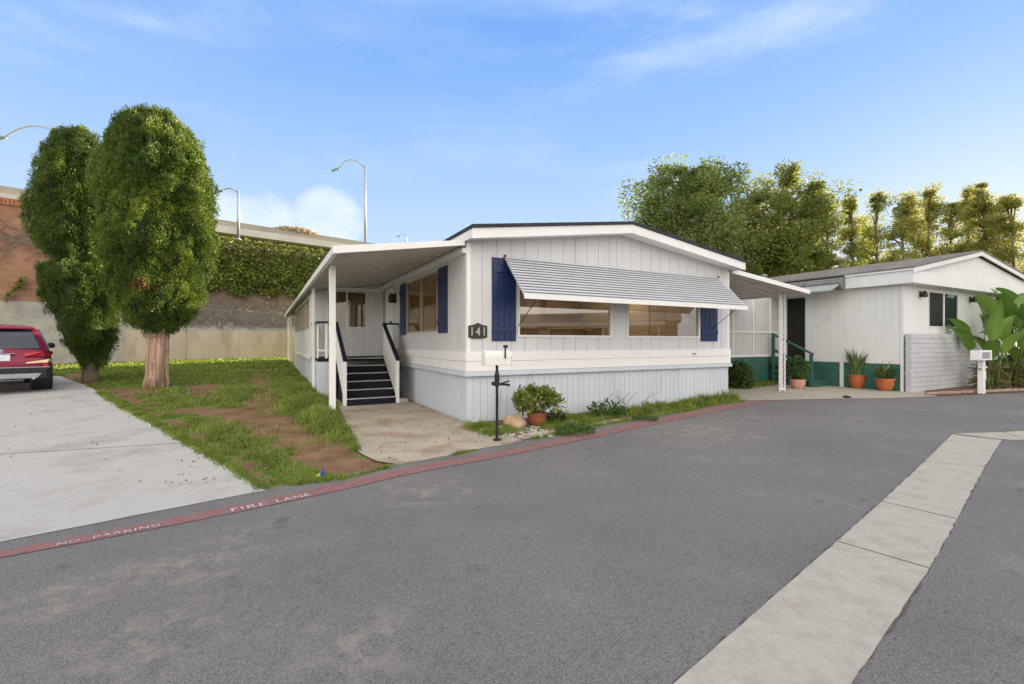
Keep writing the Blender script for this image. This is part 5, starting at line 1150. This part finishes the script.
paddle('paddle-leaf plant nearest the block wall, its leaves leaning over it', H2(3.45,-.85), [(200,1.9,1.5,1.25,.42),(185,2.2,1.0,1.2,.42),(100,2.6,.4,1.2,.5),(250,2.3,.5,1.1,.42),(20,2.3,.7,1.1,.4),(212,1.2,1.2,.9,.36),(300,1.7,.7,1.0,.40),(150,2.0,.9,1.1,.4),(225,1.5,.9,1.0,.38)], 3)
paddle('tall paddle-leaf plant directly behind the white mailbox', H2(4.75,-.9), [(170,2.9,.6,1.4,.55),(30,3.0,.7,1.4,.5),(205,2.4,1.3,1.3,.45),(270,2.2,.8,1.2,.45),(330,2.5,.9,1.3,.46),(110,3.0,.4,1.4,.5),(240,1.9,1.1,1.2,.42),(10,2.0,1.2,1.2,.4),(285,1.5,.9,1.0,.42),(190,1.7,1.2,1.1,.4)], 5)
paddle('paddle-leaf plant at the far right with long arching leaves', H2(6.1,-1.0), [(200,3.1,1.5,1.6,.46),(150,3.3,.6,1.5,.5),(225,2.6,1.2,1.5,.48),(255,2.2,1.0,1.5,.5),(60,3.2,.6,1.4,.46),(310,2.6,1.0,1.4,.44),(185,2.4,1.2,1.3,.44),(275,1.8,.9,1.2,.42)], 9)
paddle('paddle-leaf plant at the frame edge, mostly behind the others', H2(7.5,-.75), [(200,3.3,1.2,1.5,.46),(160,3.2,.8,1.5,.46),(240,2.6,1.2,1.4,.44),(280,2.3,.9,1.4,.46),(20,3.0,.9,1.4,.44),(180,2.2,1.1,1.3,.44)], 12)
paddle('low spreading paddle-leaf plant between the mailbox and the taller ones', H2(5.3,-1.35), [(200,1.3,1.2,1.1,.40),(240,1.5,1.0,1.1,.42),(280,1.2,.9,1.0,.38),(320,1.6,1.0,1.1,.42),(170,1.7,1.0,1.2,.42),(260,1.9,.7,1.2,.44),(20,1.6,.9,1.1,.40),(220,.9,1.0,.8,.34)], 21)
# edging bricks of that bed
m_ = MB(); r_ = random.Random(4); ea, eb = G(930,396.0), G(1040,391.6)
ne = 26
for k in range(ne):
    p = lerp2(ea, eb, k/ne); q = lerp2(ea, eb, (k+.92)/ne); h_ = r_.uniform(.05,.07); m_.bar((p[0],p[1]+.12,.03+h_/2),(q[0],q[1]+.12+r_.uniform(-.02,.02),.03+h_/2),.09,h_)
tag(m_.build('brick_edging', M['border'], None, bevel=.005), 'low row of reddish edging bricks along the plant bed', 'edging')

# ------------------------------------------------------------------ mailboxes
c = G(497, 441)
T = thing('mailbox', 'cream mailbox on a slim black post by the walkway', 'mailbox', (c[0], c[1], .012), ANG)
m_ = MB(); m_.tube([(0,0,0),(0,0,1.12)], .021, 12); m_.tube([(0,0,.78),(0,0,.80),(0,0,.95),(0,0,1.0)], [.022,.036,.036,.026], 12); m_.tube([(0,0,.0),(0,0,.02)], .06, 14); m_.build('post', M['black'], T)
m_ = MB(); m_.bar((-.05,0,.83),(.21,0,.80),.03,.035); m_.bar((.06,0,.825),(.20,0,.86),.02,.02); m_.tube([(-.055,-.02,.83),(-.055,.02,.83)], .03, 10); m_.build('paper_hook', M['black'], T)
def mbox(name, l, w_, h, z0, m, T, x0):
    sec = [(-w_/2,0),(w_/2,0),(w_/2,h*.55)] + [(math.cos(a)*w_/2, h*.55+math.sin(a)*h*.45) for a in [math.pi*i/10 for i in range(1,10)]] + [(-w_/2,h*.55)]
    m2 = MB(); m2.prism([(x0,y,z0+z) for y,z in sec], [(x0+l,y,z0+z) for y,z in sec]); return m2.build(name, m, T, False, .006)
bx = mbox('box', .42, .16, .21, 1.10, M['cream'], T, -.22)
sec = [(-.085,1.095),(.085,1.095),(.085,1.22),(.05,1.305),(-.05,1.305),(-.085,1.22)]
m_ = MB(); m_.prism([(.203,y,z) for y,z in sec], [(.215,y,z) for y,z in sec]); m_.build('door', M['white2'], bx)
m_ = MB(); m_.box(.08,.10,-.096,-.084,1.2,1.39); m_.box(.06,.13,-.097,-.083,1.35,1.395); m_.build('flag', M['black'], bx)
c = G(981.5, 394.2)
T = thing('mailbox', 'white mailbox on a square white post before the paddle leaves', 'mailbox', (c[0], c[1], .02), ANG)
m_ = MB(); m_.box(-.075,.075,-.06,.06,0,.93); m_.box(.075,.32,-.035,.035,.70,.74); m_.box(.03,.10,-.066,-.06,.40,.62); m_.build('post', M['white'], T, bevel=.006)
m_ = MB(); m_.box(.075,.135,-.05,.05,.36,.42); m_.build('paper_bracket', M['silver'], T)
m_ = MB(); m_.box(-.12,-.075,-.03,.03,.66,.71); m_.build('paper_bracket', M['silver'], T)
m_ = MB(); m_.box(-.40,.33,-.12,.12,.93,.965); m_.build('shelf', M['white'], T)
m_ = MB(); m_.box(-.37,.30,-.10,.10,.966,1.15); bx = m_.build('box', M['silver'], T, bevel=.02)
for xa, xb in ((.26,.345),(-.40,-.35)):
    m_ = MB(); m_.box(xa,xb,-.115,.115,.966,1.20); m_.build('box_end', M['white'], bx, bevel=.01)
m_ = MB(); m_.box(-.345,.255,-.105,-.100,1.15,1.19); m_.build('box_rim', M['white'], bx)

# ------------------------------------------------------------------ red car, seen from behind
hd = Vector((ddx, ddy)); cr0 = Vector((G(-2,392.0)[0], G(-2,392.0)[1]))
dc = 11.1; cx_ = (0.5-CX)/F*dc; zc_ = float(terr(cx_+.6, dc+.8))+.012
cang = math.atan2(hd.y, hd.x)
CA = thing('parked_car', 'dark red sport utility vehicle parked on the concrete driveway', 'car', (cx_, dc, zc_), cang)
def topz(x): return float(np.interp(x, [0,.06,.12,.2,.45,.62,.8,1.6,2.5,2.9,3.55,3.7,4.3,4.6,4.7], [.80,.98,1.08,1.16,1.52,1.64,1.69,1.72,1.68,1.60,1.14,1.08,1.0,.88,.75]))
def wfac(x): return float(np.interp(x, [0,.08,.3,.8,3.8,4.4,4.7], [.80,.90,.97,1,1,.95,.78]))
V = []; ST = [0,.03,.08,.12,.2,.32,.45,.55,.62,.8,1.1,1.6,2.1,2.5,2.9,3.25,3.55,3.7,4.0,4.3,4.55,4.65,4.7]
def csec(x):
    T_ = topz(x); wf = wfac(x); zb_ = min(1.06, T_-.10); wt = .86 if T_ < 1.15 else float(np.interp(T_, [1.15,1.7], [.85,.61])); lo = .34 if 0.1 < x < 4.6 else .42
    half = [(.0,lo-.02),(.70,lo-.02),(.86,lo+.04),(.915,lo+.16),(.93,.74),(.92,zb_*.93),(.875,zb_),(wt+.04,T_-.075),(wt-.04,T_-.025),(wt*.6,T_),(0,T_+.012)]
    return [(y*wf, z) for y, z in half]
nS = len(csec(1)); verts = []; faces = []
for x in ST:
    h = csec(x); verts += [(x,-y,z) for y,z in h] + [(x,y,z) for y,z in h[1:-1]][::-1]
ring = 2*nS-2
for i in range(len(ST)-1):
    for k in range(ring): faces.append((i*ring+k, i*ring+(k+1)%ring, (i+1)*ring+(k+1)%ring, (i+1)*ring+k))
faces += [tuple(range(ring))[::-1], tuple((len(ST)-1)*ring+k for k in range(ring))]
mb = MB(); mb.add(verts, faces); body = mb.build('body', M['paint_red'], CA, True); ss = body.modifiers.new('s','SUBSURF'); ss.levels = ss.render_levels = 2
def patchq(name, quads, m, par=CA, off=.012, th=.006, bev=0):
    m2 = MB()
    for q in quads:
        q = [Vector(p) for p in q]; nrm_ = (q[1]-q[0]).cross(q[3]-q[0]).normalized()
        m2.hexa([tuple(p+nrm_*off) for p in q] + [tuple(p+nrm_*(off+th)) for p in q])
    return m2.build(name, m, par, bevel=bev)
m_ = MB(); m_.prism([(.12,.70,1.10),(.12,-.70,1.10),(.42,-.55,1.57),(.42,.55,1.57)], [(.34,.70,1.10),(.34,-.70,1.10),(.62,-.55,1.57),(.62,.55,1.57)]); m_.build('rear_window', M['carglass'], CA, bevel=.02)
m_ = MB(); m_.box(.34,.72,-.60,.60,1.585,1.635); m_.build('spoiler', M['paint_red'], CA, bevel=.012)
for sgn in (-1,1):
    m2 = MB(); y0 = sgn*.905
    m2.prism([(.62,sgn*.80,1.10),(2.95,sgn*.86,1.10),(2.45,sgn*.69,1.58),(.80,sgn*.66,1.60)], [(.62,sgn*.885,1.10),(2.95,sgn*.905,1.10),(2.45,sgn*.725,1.58),(.80,sgn*.705,1.60)]); m2.build('side_window', M['carglass'], CA)
    m2 = MB(); m2.prism([(-.02,sgn*.40,.90),(-.01,sgn*.72,.905),(.13,sgn*.875,.93),(.40,sgn*.935,.95),(.40,sgn*.93,1.00),(.13,sgn*.87,1.03),(.05,sgn*.70,1.01),(.02,sgn*.40,.985)], [(.3,sgn*.40,.90),(.31,sgn*.72,.905),(.35,sgn*.82,.93),(.42,sgn*.90,.95),(.42,sgn*.90,1.00),(.35,sgn*.82,1.03),(.3,sgn*.70,1.01),(.3,sgn*.40,.985)])
    tlp = m2.build('tail_light', M['taillight'], CA, bevel=.008)
    m2 = MB(); m2.prism([(-.04,sgn*.42,.72),(-.04,sgn*.80,.74),(-.03,sgn*.84,.83),(-.04,sgn*.42,.755)], [(.3,sgn*.42,.72),(.3,sgn*.90,.74),(.3,sgn*.92,.83),(.3,sgn*.42,.755)]); m2.build('reversing_light', M['lens'], CA, bevel=.01)
    m2 = MB(); m2.box(-.02,.05,sgn*.76-.05,sgn*.76+.05,.60,.80); m2.build('reflector', M['taillight'], CA, bevel=.01)
    m2 = MB(); m2.tube([(2.75,sgn*.93,1.12),(2.75,sgn*1.02,1.13)], .025, 8); m2.lathe([(.02,0),(.09,.02),(.10,.08),(.06,.15),(.01,.16)], 14, (2.78,sgn*1.06,1.08)); m2.build('wing_mirror', M['trim'], CA, True)
    for x in (.95, 3.72):
        W_ = bpy.data.objects.new('wheel', None); COL.objects.link(W_); W_.parent = CA; W_.location = (x, sgn*.80, .355); W_.rotation_euler = (math.pi/2,0,0)
        m2 = MB(); m2.lathe([(.22,-.115),(.33,-.12),(.355,-.09),(.36,0),(.355,.09),(.33,.12),(.22,.115)], 36); m2.build('tyre', M['rubber'], W_, True)
        m2 = MB(); m2.lathe([(.05,-.10),(.05,.10)], 16)
        for k in range(5): a = k*1.2566; m2.bar((0,0,sgn*-.09),(math.cos(a)*.22,math.sin(a)*.22,sgn*-.09),.06,.03)
        m2.lathe([(.20,-.11),(.235,-.11),(.235,.11),(.20,.11)], 36); m2.build('rim', M['rim'], W_)
        m2 = MB(); m2.tube([(x,sgn*.55,.37),(x,sgn*.938,.37)], .44, 32); m2.build('wheel_arch', M['trim'], CA)
m_ = MB(); m_.prism([(-.05,-.80,.34),(-.05,.80,.34),(-.06,.80,.62),(-.06,-.80,.62)], [(.5,-.94,.34),(.5,.94,.34),(.5,.94,.66),(.5,-.94,.66)]); m_.build('rear_bumper', M['trim'], CA, bevel=.03)
m_ = MB(); m_.prism([(-.085,-.62,.36),(-.085,.62,.36),(-.085,.70,.48),(-.085,-.70,.48)], [(.1,-.62,.36),(.1,.62,.36),(.1,.70,.48),(.1,-.70,.48)]); m_.build('skid_plate', M['silver'], CA, bevel=.015)
m_ = MB(); m_.box(-.07,-.06,-.84,.84,.625,.645); m_.build('bumper_trim', M['silver'], CA)
m_ = MB(); m_.box(-.045,-.03,-.155,.155,.80,.955); m_.build('number_plate', M['plate'], CA)
m_ = MB(); m_.box(-.01,.14,-.24,.24,.965,.985); m_.tube([(.0,0,1.04),(.085,0,1.045)], .05, 20); m_.build('badge', M['silver'], CA)
m_ = MB(); m_.tube([(-.08,-.55,.37),(.1,-.55,.37)], .035, 14); m_.build('exhaust_tip', M['lens'], CA)

# ------------------------------------------------------------------ small things
c = G(322, 476)
T = thing('foil_scrap', 'small purple, blue and yellow foil scrap on the dirt by the red line', 'litter', (c[0], c[1], .0), .4); T.scale = (.7,.7,.7)
m_ = MB(); m_.prism([(-.03,0,.0),(.035,.01,.0),(.04,.0,.07),(-.02,-.01,.06)], [(-.03,.012,.0),(.035,.022,.0),(.04,.016,.07),(-.02,.01,.06)]); m_.build('blue_flap', M['litterblue'], T)
m_ = MB(); m_.prism([(-.02,.0,.06),(.035,.0,.07),(.01,.0,.15)], [(-.02,.012,.06),(.035,.012,.07),(.01,.012,.15)]); m_.build('purple_flap', M['litterpurple'], T)
m_ = MB(); m_.prism([(-.11,-.01,.0),(-.02,-.02,.0),(-.025,-.01,.045)], [(-.11,.005,.004),(-.02,.0,.004),(-.025,.003,.045)]); m_.build('yellow_flap', M['litteryellow'], T)
c = G(846.5, 398.3); m_ = MB(); m_.lathe([(.05,0),(.09,.02),(.08,.04),(.03,.06)], 9, (0,0,0)); m_.lathe([(.03,0),(.06,.015),(.04,.035)], 8, (.09,.03,0)); o = m_.build('stone', M['trim']); o.location = (c[0], c[1], .014); tag(o, 'small dark stone at the edge of the concrete before the orange pots', 'stone')
c = G(473, 431.5); m_ = MB(); m_.box(-.13,.13,-.05,.05,0,.03); o = m_.build('concrete_chunk', M['concrete'], None, bevel=.01); o.location = (c[0]+.25, c[1], .014); o.rotation_euler = (.05,.02,.5); tag(o, 'flat pale concrete chunk in the weeds by the mailbox post', 'rubble')
c = H1(-.28, 3.35); m_ = MB(); m_.box(-.10,.10,-.14,.14,0,.09); o = m_.build('concrete_block', M['concrete'], None, bevel=.01); o.location = (c[0], c[1], .014); o.rotation_euler = (0,0,ANG+.1); tag(o, 'small grey concrete block on the ground right of the porch stairs', 'block')

# ------------------------------------------------------------------ home across the road, seen mirrored in the front windows
ACR = thing('mobile_home', 'tan home with an open carport across the road from the white one', 'mobile home', (25.5, -9.0, 0), math.radians(75))
m_ = MB(); m_.box(0,14,-6,-.1,.0,3.1); m_.build('wall', mat('tan_wall', (.36,.27,.17), .8, .1, 1), ACR)
m_ = MB(); m_.prism([(-.3,.3,3.1),(-.3,-6.4,3.1),(-.3,-3,4.0)], [(14.3,.3,3.1),(14.3,-6.4,3.1),(14.3,-3,4.0)]); m_.build('roof', M['roof2'], ACR)
m_ = MB(); m_.box(1,13,.3,4.2,2.72,2.80); m_.box(.9,13.1,4.2,4.28,2.62,2.88); m_.build('carport_cover', M['white'], ACR)
for k in range(4):
    m_ = MB(); m_.box(1.2+k*3.8,1.32+k*3.8,4.0,4.12,0,2.72); m_.build('post', M['terracotta'] if k == 1 else M['white2'], ACR)
for k in range(3):
    m_ = MB(); m_.box(2+k*4,3.6+k*4,-.1,-.06,1.2,2.4); m_.build('window', M['carglass'], ACR)
